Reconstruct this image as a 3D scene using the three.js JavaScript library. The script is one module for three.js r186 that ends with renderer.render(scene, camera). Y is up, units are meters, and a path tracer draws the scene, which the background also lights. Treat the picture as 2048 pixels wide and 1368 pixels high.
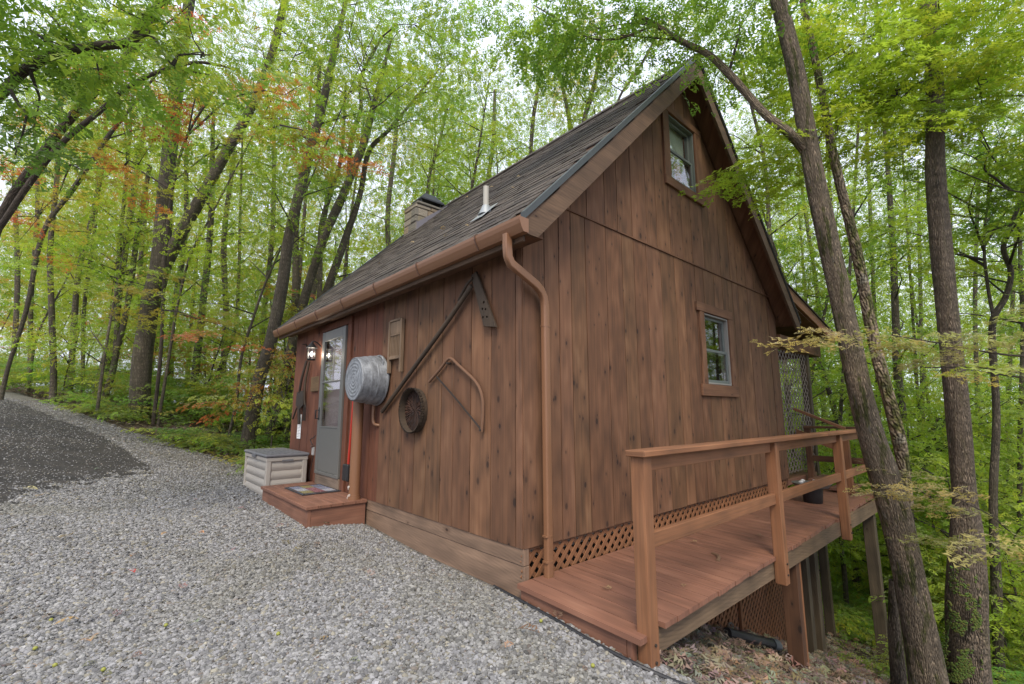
import * as THREE from 'three';
import { mergeGeometries } from 'three/addons/utils/BufferGeometryUtils.js';
import { ImprovedNoise } from 'three/addons/math/ImprovedNoise.js';

// ---------------------------------------------------------------- camera, sky, sun, exposure
const scene = new THREE.Scene();
const renderer = new THREE.WebGLRenderer({ antialias: true });
renderer.toneMapping = THREE.LinearToneMapping;
renderer.toneMappingExposure = 2.12;
renderer.shadowMap.enabled = true;
const YAW = 0.7267, PITCH = 0.1522, FPX = 914.74;
const C = new THREE.Vector3(-2.4084, 0.9911, 2.5821);
const FW = new THREE.Vector3(Math.sin(YAW) * Math.cos(PITCH), Math.sin(PITCH), -Math.cos(YAW) * Math.cos(PITCH));
const RT = new THREE.Vector3(Math.cos(YAW), 0, Math.sin(YAW));
const UPV = new THREE.Vector3().crossVectors(RT, FW);
const camera = new THREE.PerspectiveCamera(2 * Math.atan(684 / FPX) * 180 / Math.PI, 2048 / 1368, 0.05, 400);
camera.position.copy(C);
camera.lookAt(C.clone().add(FW));
// thin high overcast: an even pale sky, a little bluer overhead
{
  const w = 64, h = 32, d = new Float32Array(w * h * 4);
  for (let j = 0; j < h; j++) for (let i = 0; i < w; i++) {
    const e = Math.max(0, (j + .5) / h * 2 - 1), k = (j * w + i) * 4;
    const s = .68 + .06 * e;
    d[k] = s * (0.92 - .12 * e); d[k + 1] = s * (0.97 - .06 * e); d[k + 2] = s * 1.14; d[k + 3] = 1;
  }
  const t = new THREE.DataTexture(d, w, h, THREE.RGBAFormat, THREE.FloatType);
  t.mapping = THREE.EquirectangularReflectionMapping; t.magFilter = THREE.LinearFilter; t.minFilter = THREE.LinearFilter; t.needsUpdate = true;
  scene.background = t; scene.environment = t;
}
const sun = new THREE.DirectionalLight(0xfff0d8, 1.5);
sun.position.set(-8.5, 15.5, 8.5); sun.target.position.set(1, 0, -1);
sun.castShadow = true; sun.shadow.radius = 40;
Object.assign(sun.shadow.camera, { left: -20, right: 20, top: 20, bottom: -20, near: 1, far: 60 });
scene.add(sun, sun.target);

// ---------------------------------------------------------------- helpers
const rng = s => () => { s |= 0; s = s + 0x6D2B79F5 | 0; let t = Math.imul(s ^ s >>> 15, 1 | s); t = t + Math.imul(t ^ t >>> 7, 61 | t) ^ t; return ((t ^ t >>> 14) >>> 0) / 4294967296; };
const R0 = rng(7);
const rr = (a, b, r = R0) => a + (b - a) * r();
const pn = new ImprovedNoise();
const fbm = (x, y, z = 0, o = 4) => { let s = 0, a = .5; for (let i = 0; i < o; i++) { s += a * pn.noise(x, y, z + i * 7.3); x *= 2.03; y *= 2.03; a *= .5; } return s; };
const clamp = (x, a = 0, b = 1) => Math.min(b, Math.max(a, x));
const sstep = (a, b, x) => { const t = clamp((x - a) / (b - a)); return t * t * (3 - 2 * t); };
const V = (x, y, z) => new THREE.Vector3(x, y, z);
const pix = (u, v, d) => C.clone().addScaledVector(FW, d).addScaledVector(RT, (u - 1024) / FPX * d).addScaledVector(UPV, -(v - 684) / FPX * d);
function toPix(p) { const q = p.clone().sub(C), z = q.dot(FW); return [1024 + FPX * q.dot(RT) / z, 684 - FPX * q.dot(UPV) / z, z]; }

const taken = {};
function numbered(n) { const k = taken[n] = (taken[n] ?? -1) + 1; return k ? `${n}_${String(k).padStart(3, '0')}` : n; }
function tag(o, label, category, group, kind) { if (label) o.userData.label = label; if (category) o.userData.category = category; if (group) o.userData.group = group; if (kind) o.userData.kind = kind; return o; }
function thing(name, label, category, group, pos) { const o = new THREE.Group(); o.name = numbered(name); scene.add(o); if (pos) o.position.copy(pos); return tag(o, label, category, group); }
function mesh(name, geo, mat, parent = scene) {
  const m = new THREE.Mesh(geo, mat); m.name = parent === scene ? numbered(name) : name; m.castShadow = m.receiveShadow = true; parent.add(m); return m;
}
function struct(name, geo, mat) { const m = mesh(name, geo, mat); m.userData.kind = 'structure'; return m; }
function instanced(name, geo, mat, mats, cols, parent) {
  const m = new THREE.InstancedMesh(geo, mat, mats.length); m.name = parent === scene ? numbered(name) : name;
  mats.forEach((x, i) => { m.setMatrixAt(i, x); if (cols) m.setColorAt(i, cols[i]); });
  m.castShadow = m.receiveShadow = true; parent.add(m); return m;
}
// geometry builder: flat faces, uv in metres
class G {
  constructor() { this.p = []; this.t = []; this.n = []; }
  tri(a, b, c, ua, ub, uc) {
    const n = V().crossVectors(V().subVectors(b, a), V().subVectors(c, a)).normalize();
    for (const q of [a, b, c]) { this.p.push(q.x, q.y, q.z); this.n.push(n.x, n.y, n.z); }
    for (const q of [ua, ub, uc]) this.t.push(q[0], q[1]);
  }
  poly(pts, uvs) { for (let i = 1; i + 1 < pts.length; i++) this.tri(pts[0], pts[i], pts[i + 1], uvs[0], uvs[i], uvs[i + 1]); }
  geo() {
    const g = new THREE.BufferGeometry();
    g.setAttribute('position', new THREE.Float32BufferAttribute(this.p, 3)); g.setAttribute('normal', new THREE.Float32BufferAttribute(this.n, 3)); g.setAttribute('uv', new THREE.Float32BufferAttribute(this.t, 2));
    return g;
  }
}
const AX = ['x', 'y', 'z'];
// chamfered box between two corners; the texture's grain runs along axis g (0,1,2); off shifts the texture
function box(a, b, g = 1, ch = .003, off = null, gb = new G()) {
  const lo = [Math.min(a[0], b[0]), Math.min(a[1], b[1]), Math.min(a[2], b[2])], hi = [Math.max(a[0], b[0]), Math.max(a[1], b[1]), Math.max(a[2], b[2])];
  const o = off ?? [R0() * 7, R0() * 9];
  ch = Math.min(ch, .45 * Math.min(hi[0] - lo[0], hi[1] - lo[1], hi[2] - lo[2]));
  const uv = (p, n) => { let [i, j] = [0, 1, 2].filter(k => k !== n); if (i === g) [i, j] = [j, i]; if (n === g) return [p.getComponent(i) + o[0], p.getComponent(j) * .2 + o[1]]; return [p.getComponent(i) + o[0] + n * .31, p.getComponent(j) + o[1]]; };
  const P = (s, in_) => V(...[0, 1, 2].map(k => (s[k] > 0 ? hi[k] : lo[k]) - s[k] * (k === in_ ? 0 : ch)));
  const face = (pts, n, out) => { const c = V().crossVectors(V().subVectors(pts[1], pts[0]), V().subVectors(pts[2], pts[0])); if (c.dot(out) < 0) pts.reverse(); gb.poly(pts, pts.map(p => uv(p, n))); };
  for (let n = 0; n < 3; n++) for (const s of [-1, 1]) {
    const [i, j] = [0, 1, 2].filter(k => k !== n), q = [[-1, -1], [1, -1], [1, 1], [-1, 1]].map(([x, y]) => { const t = [0, 0, 0]; t[n] = s; t[i] = x; t[j] = y; return P(t, n); });
    const out = V(); out.setComponent(n, s); face(q, n, out);
  }
  if (ch > 0) {
    for (let e = 0; e < 3; e++) for (const s1 of [-1, 1]) for (const s2 of [-1, 1]) {
      const [i, j] = [0, 1, 2].filter(k => k !== e), mk = (x, k) => { const t = [0, 0, 0]; t[e] = x; t[i] = s1; t[j] = s2; return P(t, k); };
      const out = V(); out.setComponent(i, s1); out.setComponent(j, s2); face([mk(-1, i), mk(1, i), mk(1, j), mk(-1, j)], i, out);
    }
    for (const x of [-1, 1]) for (const y of [-1, 1]) for (const z of [-1, 1]) face([P([x, y, z], 0), P([x, y, z], 1), P([x, y, z], 2)], 0, V(x, y, z));
  }
  return gb.geo();
}
// prism: polygon of [a,b] points in the plane across axis n, from c0 to c1 along n
function prism(poly, n, c0, c1, g = 1, off = null) {
  const gb = new G(), o = off ?? [R0() * 7, R0() * 9], [i, j] = [0, 1, 2].filter(k => k !== n);
  const mk = (q, c) => { const v = V(); v.setComponent(n, c); v.setComponent(i, q[0]); v.setComponent(j, q[1]); return v; };
  const uv = v => g === n ? [v.getComponent(i) + v.getComponent(j) + o[0], v.getComponent(n) + o[1]] : [v.getComponent(i === g ? j : i) + v.getComponent(n) + o[0], v.getComponent(g) + o[1]];
  const cen = poly.reduce((s, q) => [s[0] + q[0] / poly.length, s[1] + q[1] / poly.length], [0, 0]), mid = mk(cen, (c0 + c1) / 2);
  const face = pts => { const c = V().crossVectors(V().subVectors(pts[1], pts[0]), V().subVectors(pts[2], pts[0])), m = pts.reduce((s, p) => s.add(p), V()).divideScalar(pts.length).sub(mid); if (c.dot(m) < 0) pts.reverse(); gb.poly(pts, pts.map(uv)); };
  face(poly.map(q => mk(q, c0))); face(poly.map(q => mk(q, c1)));
  poly.forEach((q, k) => { const r = poly[(k + 1) % poly.length]; face([mk(q, c0), mk(r, c0), mk(r, c1), mk(q, c1)]); });
  return gb.geo();
}
// beam: box of section w (side) by t (up) from p to q
function beam(p, q, w, t, up = V(0, 1, 0), ch = .002, off = null) {
  const d = V().subVectors(q, p), L = d.length(); d.normalize();
  const s = V().crossVectors(up, d).normalize(), u = V().crossVectors(d, s);
  const g = box([-w / 2, -t / 2, 0], [w / 2, t / 2, L], 2, ch, off);
  return g.applyMatrix4(new THREE.Matrix4().makeBasis(s, u, d).setPosition(p));
}
// sweep a closed 2D profile along a polyline (mitred), smooth or not
function sweep(prof, path, up0 = V(0, 1, 0), caps = true, scales = null) {
  const N = path.length, M = prof.length, pos = [], uv = [], idx = []; let u = up0.clone(), len = 0;
  for (let i = 0; i < N; i++) {
    const t = V().subVectors(path[Math.min(N - 1, i + 1)], path[Math.max(0, i - 1)]).normalize();
    u = u.clone().addScaledVector(t, -u.dot(t)).normalize(); const s = V().crossVectors(t, u), k = scales ? scales[i] : 1;
    if (i) len += path[i].distanceTo(path[i - 1]); let w = 0;
    for (let j = 0; j <= M; j++) { const q = prof[j % M]; if (j) w += Math.hypot(q[0] - prof[j - 1][0], q[1] - prof[j - 1][1]); const p = path[i].clone().addScaledVector(s, q[0] * k).addScaledVector(u, q[1] * k); pos.push(p.x, p.y, p.z); uv.push(w, len); }
  }
  for (let i = 0; i + 1 < N; i++) for (let j = 0; j < M; j++) { const a = i * (M + 1) + j, b = a + M + 1; idx.push(a, a + 1, b, a + 1, b + 1, b); }
  if (caps) for (const [i, f] of [[0, 1], [N - 1, 0]]) { const b = pos.length / 3; for (let j = 0; j < M; j++) { const k = (i * (M + 1) + j) * 3; pos.push(pos[k], pos[k + 1], pos[k + 2]); uv.push(prof[j][0], prof[j][1]); } for (let j = 1; j + 1 < M; j++) f ? idx.push(b, b + j + 1, b + j) : idx.push(b, b + j, b + j + 1); }
  const g = new THREE.BufferGeometry(); g.setAttribute('position', new THREE.Float32BufferAttribute(pos, 3)); g.setAttribute('uv', new THREE.Float32BufferAttribute(uv, 2)); g.setIndex(idx); g.computeVertexNormals();
  return g;
}
const circle = (r, n, ry = r) => [...Array(n)].map((_, i) => [Math.cos(i / n * 6.28318) * r, Math.sin(i / n * 6.28318) * ry]);
const rrect = (w, h, r) => { const o = []; for (const [sx, sy, a] of [[1, 1, 0], [-1, 1, 1], [-1, -1, 2], [1, -1, 3]]) for (let k = 0; k < 3; k++) { const t = (a + k / 2) * Math.PI / 2; o.push([sx * (w / 2 - r) + Math.cos(t) * r, sy * (h / 2 - r) + Math.sin(t) * r]); } return o; };
const smooth = (pts, n) => new THREE.CatmullRomCurve3(pts, false, 'centripetal').getPoints(n);
function nonIdx(g) { const h = g.index ? g.toNonIndexed() : g; for (const k of Object.keys(h.attributes)) if (!['position', 'normal', 'uv'].includes(k)) h.deleteAttribute(k); return h; }
const merge = gs => mergeGeometries(gs.map(nonIdx));

// ---------------------------------------------------------------- textures (what the surfaces are made of)
function tex(w, h, f, sizeU, sizeV, srgb = true) {
  const d = new Uint8Array(w * h * 4);
  for (let j = 0; j < h; j++) for (let i = 0; i < w; i++) { const c = f(i / w, j / h), k = (j * w + i) * 4; if (typeof c === 'number') d[k] = d[k + 1] = d[k + 2] = clamp(c) * 255; else { d[k] = clamp(c[0]) * 255; d[k + 1] = clamp(c[1]) * 255; d[k + 2] = clamp(c[2]) * 255; } d[k + 3] = 255; }
  const t = new THREE.DataTexture(d, w, h, THREE.RGBAFormat); t.wrapS = t.wrapT = THREE.RepeatWrapping; t.magFilter = t.minFilter = THREE.LinearFilter;
  if (srgb) t.colorSpace = THREE.SRGBColorSpace; t.repeat.set(1 / sizeU, 1 / sizeV); t.needsUpdate = true; return t;
}
const wrapN = (u, v, pu, pv, s = 0) => { // noise that tiles over 0..1
  const a = pn.noise(u * pu, v * pv, s), b = pn.noise((u - 1) * pu, v * pv, s), c = pn.noise(u * pu, (v - 1) * pv, s), d = pn.noise((u - 1) * pu, (v - 1) * pv, s);
  return (a * (1 - u) + b * u) * (1 - v) + (c * (1 - u) + d * u) * v;
};
// sawn boards: u across 1.4 m, v along 3.5 m. knots, grain, band-saw marks, blotchy stain
function woodMaps(seed, base, o) {
  const r = rng(seed), knots = [...Array(o.knots)].map(() => [r(), r(), .006 + .018 * r() * r(), .4 + .65 * r(), r()]);
  const W = o.w ?? 1024, H = o.h ?? 1024, SU = 1.4, SV = 3.5;
  const cell = (u, v) => {
    let kn = 0, warp = 0;
    for (const [a, b, s, k, e] of knots) {
      let du = Math.abs(u - a), dv = Math.abs(v - b); du = Math.min(du, 1 - du) * SU; dv = Math.min(dv, 1 - dv) * SV;
      if (dv > .3 || du > .12) continue;
      const q = Math.hypot(du / s, dv / (s * 1.7)); kn = Math.max(kn, k * (sstep(1.25, .5, q)) + k * .35 * sstep(3.2, .6, Math.hypot(du / s, dv / (s * 2.4)))); warp += .012 * Math.exp(-q * q / 6) * (e > .5 ? 1 : -1);
    }
    const g = wrapN(u + warp, v, 90, 5, seed) * .6 + wrapN(u + warp, v, 260, 9, seed + 3) * .5, bl = wrapN(u, v, 9, 9, seed + 5) + .6 * wrapN(u, v, 24, 20, seed + 9), streak = wrapN(u, v, 34, 3, seed + 12);
    const ph = (v * SV + u * SU * .25 + .004 * wrapN(u, v, 30, 8, seed + 20)) / .0065, saw = (o.saw ?? 1) * Math.max(0, Math.sin(ph * 6.283)) * (0.35 + .65 * sstep(-.15, .35, wrapN(u, v, 12, 7, seed + 31)));
    return { kn: clamp(kn), g, bl, streak, saw };
  };
  const K = new Array(W * H); for (let j = 0; j < H; j++) for (let i = 0; i < W; i++) K[j * W + i] = cell(i / W, j / H);
  const at = (u, v) => K[Math.round(v * H) * W + Math.round(u * W)];
  const col = tex(W, H, (u, v) => { const c = at(u, v), m = 1 + .24 * c.g + .30 * c.bl * (o.blotch ?? 1) + .12 * c.streak - .10 * c.saw; const k = clamp(c.kn * .85), gy = clamp(.6 * (c.bl - .1) * (o.grey ?? 1)); return base.map((b, i) => (b * m * (1 - gy) + gy * [.40, .355, .30][i] * m) * (1 - k) + k * [.17, .115, .085][i]); }, SU, SV);
  const bump = tex(W, H, (u, v) => { const c = at(u, v); return .55 + .25 * c.g - .2 * c.saw - .2 * c.kn; }, SU, SV, false);
  return { map: col, bumpMap: bump };
}
const std = o => new THREE.MeshStandardMaterial({ roughness: .85, ...o });
const RGB = (r, g, b) => new THREE.Color().setRGB(r, g, b);
const tint = (m, r, g, b) => { const k = m.clone(); k.color = RGB(r, g, b); return k; };
const sidingMaps = woodMaps(11, [.425, .30, .215], { knots: 70, blotch: 1, grey: .6 });
const M = {};
M.siding = [1, .84, 1.1, .94, 1.2].map((k, i) => std({ ...sidingMaps, bumpScale: .0035, roughness: .86, color: RGB(k * [1, 1.03, 1, .97, 1][i], k, k * [1, .98, 1.04, .95, .97][i]) }));
const redMaps = woodMaps(23, [.415, .25, .175], { knots: 10, blotch: .8, grey: .4, w: 512, h: 512 });
M.red = [1, .92, 1.07].map(k => std({ ...redMaps, bumpScale: .003, color: RGB(k, k, k) }));
const deckMaps = woodMaps(31, [.49, .34, .27], { knots: 3, blotch: .7, grey: .4, saw: .15, w: 512, h: 512 });
M.deck = [1, .95, 1.05, .98].map(k => std({ ...deckMaps, bumpScale: .0015, roughness: .7, color: RGB(k, k, k) }));
const railMaps = woodMaps(37, [.495, .335, .222], { knots: 4, blotch: .6, grey: .35, saw: .25, w: 512, h: 512 });
M.rail = std({ ...railMaps, bumpScale: .0015, roughness: .72 });
M.trim = std({ ...railMaps, bumpScale: .002, color: RGB(.72, .66, .62) });
const paleMaps = woodMaps(41, [.48, .415, .355], { knots: 5, blotch: .9, grey: .6, w: 512, h: 512 });
M.rake = std({ ...paleMaps, bumpScale: .002, color: RGB(.58, .48, .40) });
M.pale = std({ ...paleMaps, bumpScale: .003 });
M.rimgrey = std({ ...paleMaps, bumpScale: .003, color: RGB(.72, .66, .55) });
M.stain = std({ ...sidingMaps, bumpScale: .003, color: RGB(.9, .88, .86) });
M.greypost = std({ ...paleMaps, bumpScale: .003, color: RGB(.42, .44, .38) });
M.weather = std({ ...paleMaps, bumpScale: .002, color: RGB(.28, .26, .23) });
M.room = std({ color: RGB(.42, .38, .33), roughness: .95 });
M.copper = std({ color: RGB(.225, .112, .058), roughness: .42, metalness: .0, bumpMap: null });
M.copperDark = std({ color: RGB(.10, .055, .04), roughness: .6 });
M.drip = std({ color: RGB(.06, .068, .07), roughness: .5, metalness: .2 });
M.shingle = [[.095, .08, .068], [.125, .106, .09], [.075, .063, .055], [.145, .123, .105], [.108, .087, .073]].map((c, i) => std({ color: RGB(...c), roughness: .95, bumpScale: .003, bumpMap: i ? null : null }));
{
  const grit = tex(256, 256, (u, v) => .5 + .5 * wrapN(u, v, 120, 120, 3) + .3 * wrapN(u, v, 40, 40, 8), .4, .4, false);
  const gcol = tex(256, 256, (u, v) => { const m = .8 + .5 * wrapN(u, v, 100, 100, 5) + .35 * wrapN(u, v, 14, 14, 2); return [m, m * .985, m * .97]; }, .4, .4, true);
  M.shingle.forEach(m => { m.bumpMap = grit; m.map = gcol; });
}
M.galv = std({ color: RGB(.36, .385, .40), metalness: .3, roughness: .6, map: tex(256, 256, (u, v) => { const m = .82 + .35 * wrapN(u, v, 9, 9, 4) + .2 * wrapN(u, v, 30, 30, 6); return [m, m, m * 1.02]; }, .5, .5) });
M.iron = std({ color: RGB(.05, .038, .03), roughness: .7, metalness: .3 });
M.rust = std({ color: RGB(.16, .085, .05), roughness: .9 });
M.black = std({ color: RGB(.018, .018, .02), roughness: .5 });
M.glass = new THREE.MeshPhysicalMaterial({ color: 0xffffff, roughness: .02, transmission: 1, thickness: 0, ior: 1.5 });
M.doorGrey = std({ color: RGB(.135, .135, .125), roughness: .5 });
M.sash = std({ color: RGB(.13, .15, .14), roughness: .5 });
M.sashPale = std({ color: RGB(.27, .26, .24), roughness: .5 });
M.boxBody = std({ color: RGB(.44, .40, .345), roughness: .6 });
M.boxLid = std({ color: RGB(.17, .168, .175), roughness: .6 });
M.concrete = std({ color: RGB(.3, .28, .26), roughness: .95 });

// ---------------------------------------------------------------- terrain
const CP = [[-2.4, 2.6, -.52], [0, 0, -.35], [0, 1.05, -.42], [-.2, 1.8, -.6], [0, -2.9, -.28], [-.7, -2.7, -.22], [-.65, -5.8, -.17], [.3, -5.9, -.2], [0, -9.8, .06], [-1.87, -12.8, .84], [-4.6, -15.2, 1.4], [-3.35, -5.1, 0], [-2.9, -1.2, -.38], [-5.5, -1, .25], [-6, 4, 0],
  [1.2, .7, -.82], [2.75, .9, -1.42], [3.7, 1.6, -1.75], [4.45, 1.85, -2.1], [3.55, 0, -1.62], [5.2, 0, -2.3], [6.3, .9, -2.6], [1.2, -.1, -.75], [1.6, 2.6, -1.3], [3, 5, -2.4], [6, 5, -3.7], [0, 6, -1.1], [12, -1, -3.5], [18, -2, -4.7], [10, -8, -2.6], [5.5, -7, -1.3], [5, -12, -.6], [12, 8, -5.6],
  [-8, -12, 1.9], [-6, -22, 2.1], [-7, -6, .9], [2, -20, .95], [10, -22, -1.5], [-45, 0, 1.5], [-30, -35, 2.6], [0, -45, 1.8], [32, -35, -6], [48, 0, -9], [36, 32, -11], [0, 45, -4], [-32, 32, 0]];
const tps = (() => {
  const n = CP.length, U = r2 => r2 < 1e-9 ? 0 : r2 * Math.log(r2), A = [], N = n + 3;
  for (let i = 0; i < n; i++) { A.push([...CP.map(q => U((q[0] - CP[i][0]) ** 2 + (q[1] - CP[i][1]) ** 2)), 1, CP[i][0], CP[i][1], CP[i][2]]); A[i][i] += .02; }
  for (let k = 0; k < 3; k++) A.push([...CP.map(q => k === 0 ? 1 : q[k - 1]), 0, 0, 0, 0]);
  for (let i = 0; i < N; i++) { let m = i; for (let j = i + 1; j < N; j++) if (Math.abs(A[j][i]) > Math.abs(A[m][i])) m = j; [A[i], A[m]] = [A[m], A[i]]; for (let j = 0; j < N; j++) if (j !== i) { const f = A[j][i] / A[i][i]; if (f) for (let k = i; k <= N; k++) A[j][k] -= f * A[i][k]; } }
  const w = A.map((r, i) => r[N] / r[i]);
  return (x, z) => { let s = w[n] + w[n + 1] * x + w[n + 2] * z; for (let i = 0; i < n; i++) s += w[i] * U((x - CP[i][0]) ** 2 + (z - CP[i][1]) ** 2); return s; };
})();
function hRaw(x, z) { const r = Math.hypot(x, z), k = r > 46 ? 46 / r : 1; return tps(x * k, z * k); }
// a cached grid keeps this quick
const HG = { s: .5, o: -50, n: 201, a: null }; HG.a = new Float32Array(HG.n * HG.n);
for (let j = 0; j < HG.n; j++) for (let i = 0; i < HG.n; i++) HG.a[j * HG.n + i] = hRaw(HG.o + i * HG.s, HG.o + j * HG.s);
function hBase(x, z) { const fx = clamp((x - HG.o) / HG.s, 0, HG.n - 1.001), fz = clamp((z - HG.o) / HG.s, 0, HG.n - 1.001), i = fx | 0, j = fz | 0, a = fx - i, b = fz - j, A = HG.a, n = HG.n; return (A[j * n + i] * (1 - a) + A[j * n + i + 1] * a) * (1 - b) + (A[(j + 1) * n + i] * (1 - a) + A[(j + 1) * n + i + 1] * a) * b; }
const inPoly = (P, u, v) => { let c = false; for (let i = 0, j = P.length - 1; i < P.length; j = i++) if ((P[i][1] > v) !== (P[j][1] > v) && u < (P[j][0] - P[i][0]) * (v - P[i][1]) / (P[j][1] - P[i][1]) + P[i][0]) c = !c; return c; };
const ASPH = [[-900, 560], [0, 797], [60, 815], [130, 845], [200, 872], [260, 905], [306, 941], [240, 955], [130, 969], [52, 989], [0, 1008], [-900, 1330]];
const GRAV = [[-1500, 350], [0, 776], [130, 816], [200, 842], [300, 876], [400, 906], [470, 926], [505, 945], [640, 960], [1050, 1185], [1300, 1325], [1400, 1372], [1700, 1800], [2600, 4200], [-4000, 4200]];
function region(x, z) { // 0 woodland floor, 1 gravel, 2 asphalt; edges read off the photograph on the ground
  const y = hBase(x, z), q = toPix(V(x, y, z)), n = .9 * fbm(x * 1.3, z * 1.3, 4);
  if (q[2] < .7) return (x < .4 - .35 * (z - 2) + n * .3 && x > -9) ? 1 : 0;
  const k = 60 / q[2], u = q[0] + n * k * 1.2, v = q[1] + fbm(x * 1.3 + 9, z * 1.3, 2) * k * .5, m = fbm(x * 4, z * 4, 6) * k * 3;
  if (inPoly(ASPH, u + m * 2, v + m)) return 2;
  return inPoly(GRAV, u, v) && x < 1.2 ? 1 : 0;
}
const h = (x, z) => hBase(x, z) + .02 * fbm(x * .9, z * .9, 1, 3);
function groundHit(u, v) { for (let d = 1; d < 70; d += .03) { const p = pix(u, v, d); if (p.y <= h(p.x, p.z)) return p; } return null; }
function sheet(x0, x1, z0, z1, st, lift, keep) {
  const nx = Math.round((x1 - x0) / st), nz = Math.round((z1 - z0) / st), pos = [], uv = [], idx = [];
  for (let j = 0; j <= nz; j++) for (let i = 0; i <= nx; i++) { const x = x0 + i * st, z = z0 + j * st; pos.push(x, h(x, z) + lift, z); uv.push(x, z); }
  for (let j = 0; j < nz; j++) for (let i = 0; i < nx; i++) { if (keep && !keep(x0 + (i + .5) * st, z0 + (j + .5) * st)) continue; const a = j * (nx + 1) + i, b = a + nx + 1; idx.push(a, b, a + 1, a + 1, b, b + 1); }
  const g = new THREE.BufferGeometry(); g.setAttribute('position', new THREE.Float32BufferAttribute(pos, 3)); g.setAttribute('uv', new THREE.Float32BufferAttribute(uv, 2)); g.setIndex(idx); g.computeVertexNormals(); return g;
}
const ncol = (cs, f1, f2, size, px = 512) => tex(px, px, (u, v) => { const a = clamp(.5 + wrapN(u, v, f1, f1, 3) * .9 + .5 * wrapN(u, v, f1 * 3, f1 * 3, 9)), b = clamp(.5 + wrapN(u, v, f2, f2, 5) * 1.1), m = .75 + .5 * b; return [0, 1, 2].map(i => (cs[0][i] * (1 - a) + cs[1][i] * a) * m); }, size, size);
const nbump = (f, size, px = 512) => tex(px, px, (u, v) => .5 + .5 * wrapN(u, v, f, f, 2) + .3 * wrapN(u, v, f * 2.7, f * 2.7, 7), size, size, false);
M.soil = std({ map: ncol([[.20, .165, .125], [.37, .315, .25]], 16, 70, 4), bumpMap: nbump(60, 4), bumpScale: .03, roughness: 1 });
M.gravelBed = std({ map: ncol([[.34, .33, .315], [.47, .46, .44]], 20, 150, 3), bumpMap: nbump(110, 3), bumpScale: .02, roughness: 1 });
M.asphalt = std({ map: ncol([[.15, .142, .135], [.25, .235, .22]], 9, 180, 3), bumpMap: nbump(160, 3), bumpScale: .008, roughness: .95 });
{ // one sheet for the woodland floor to the horizon: fine near, coarse far
  const near = sheet(-14, 20, -22, 10, .25, 0), far = sheet(-150, 150, -150, 150, 3, -.25, (x, z) => !(x > -13 && x < 19 && z > -21 && z < 9));
  const g = merge([near, far]); struct('ground', g, M.soil);
  struct('gravel_bed', sheet(-12, 2, -17, 7, .1, .012, (x, z) => region(x, z) === 1), M.gravelBed);
  struct('driveway', sheet(-14, 1, -20, 3, .1, .016, (x, z) => region(x, z) === 2), M.asphalt);
}
M.postbrown = std({ ...sidingMaps, bumpScale: .003, color: RGB(.55, .52, .5) });
M.basepaint = std({ ...paleMaps, color: RGB(1.08, .96, .9), bumpScale: .0015 });
// ---------------------------------------------------------------- cabin
const W = 5.54, L = -5.7, RX = 2.77, RY = 5.45, roofY = x => RY - Math.abs(x - RX);   // roof surface, 45 degrees
const cabin = thing('cabin', 'brown board cabin with steep shingle roof and stone chimney on the wooded slope', 'cabin');
const pick = (a, r = R0) => a[Math.floor(r() * a.length)];
function wallCore(name, shape, holes, mat, place) {
  const s = new THREE.Shape(shape.map(q => new THREE.Vector2(...q))); holes.forEach(r => s.holes.push(new THREE.Path([[r[0], r[2]], [r[1], r[2]], [r[1], r[3]], [r[0], r[3]]].map(q => new THREE.Vector2(...q)))));
  const g = new THREE.ExtrudeGeometry(s, { depth: .1, bevelEnabled: false }); place(g); return mesh(name, g, mat, cabin);
}
const WIN = [[3.04, 3.72, 1.33, 2.21], [2.42, 3.07, 3.77, 4.63]];
const T = .022, GAP = .009;
// gable wall (faces +z): backing with two window holes, boards in two rows with a seam strip between
const gable = wallCore('gable_wall', [[.12, -.02], [W - .12, -.02], [W - .12, roofY(W) - .25], [RX, RY - .25], [.12, roofY(0) - .25]], WIN, M.stain, g => g.translate(0, 0, -T - .1));
function rectMinus(x0, x1, y0, top, holes, add) { // board from y0 up to top(x), cut round the window holes
  const cuts = holes.filter(r => r[0] < x1 - .002 && r[1] > x0 + .002 && top(Math.min(x0, x1)) > r[2]);
  const poly = (a, b, lo, hi) => { const pa = Math.min(hi, top(a)), pb = Math.min(hi, top(b)); if (Math.max(pa, pb) - lo < .02 || b - a < .004) return; const p = [[a, lo], [b, lo]]; if (pb > lo) p.push([b, pb]); if (RX > a && RX < b && top(RX) < hi) p.push([RX, top(RX)]); if (pa > lo) p.push([a, pa]); add(p); };
  if (!cuts.length) return poly(x0, x1, y0, 99);
  const r = cuts[0];
  if (r[0] > x0) poly(x0, r[0], y0, 99); if (r[1] < x1) poly(r[1], x1, y0, 99);
  const a = Math.max(x0, r[0]), b = Math.min(x1, r[1]); if (r[2] > y0) poly(a, b, y0, r[2]); poly(a, b, r[3], 99);
}
function boards(parent, x0, x1, widths, y0, top, holes, mats, axis, face, r) {
  let x = x0, k = 0;
  while (x < x1 - .03) {
    let w = widths[k % widths.length] * (1 + .12 * (r() - .5)); if (x1 - x - w < .07) w = x1 - x; k++;
    const m = pick(mats, r), jit = .004 * r();
    rectMinus(x + GAP / 2, x + w - GAP / 2, y0 - .006 * r(), top, holes, p => mesh('board', prism(axis === 2 ? p : p.map(q => [q[1], q[0]]), axis, face[0], face[1] + (face[1] > face[0] ? jit : -jit), 1, [r() * 9, r() * 9]), m, parent));
    x += w;
  }
}
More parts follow.
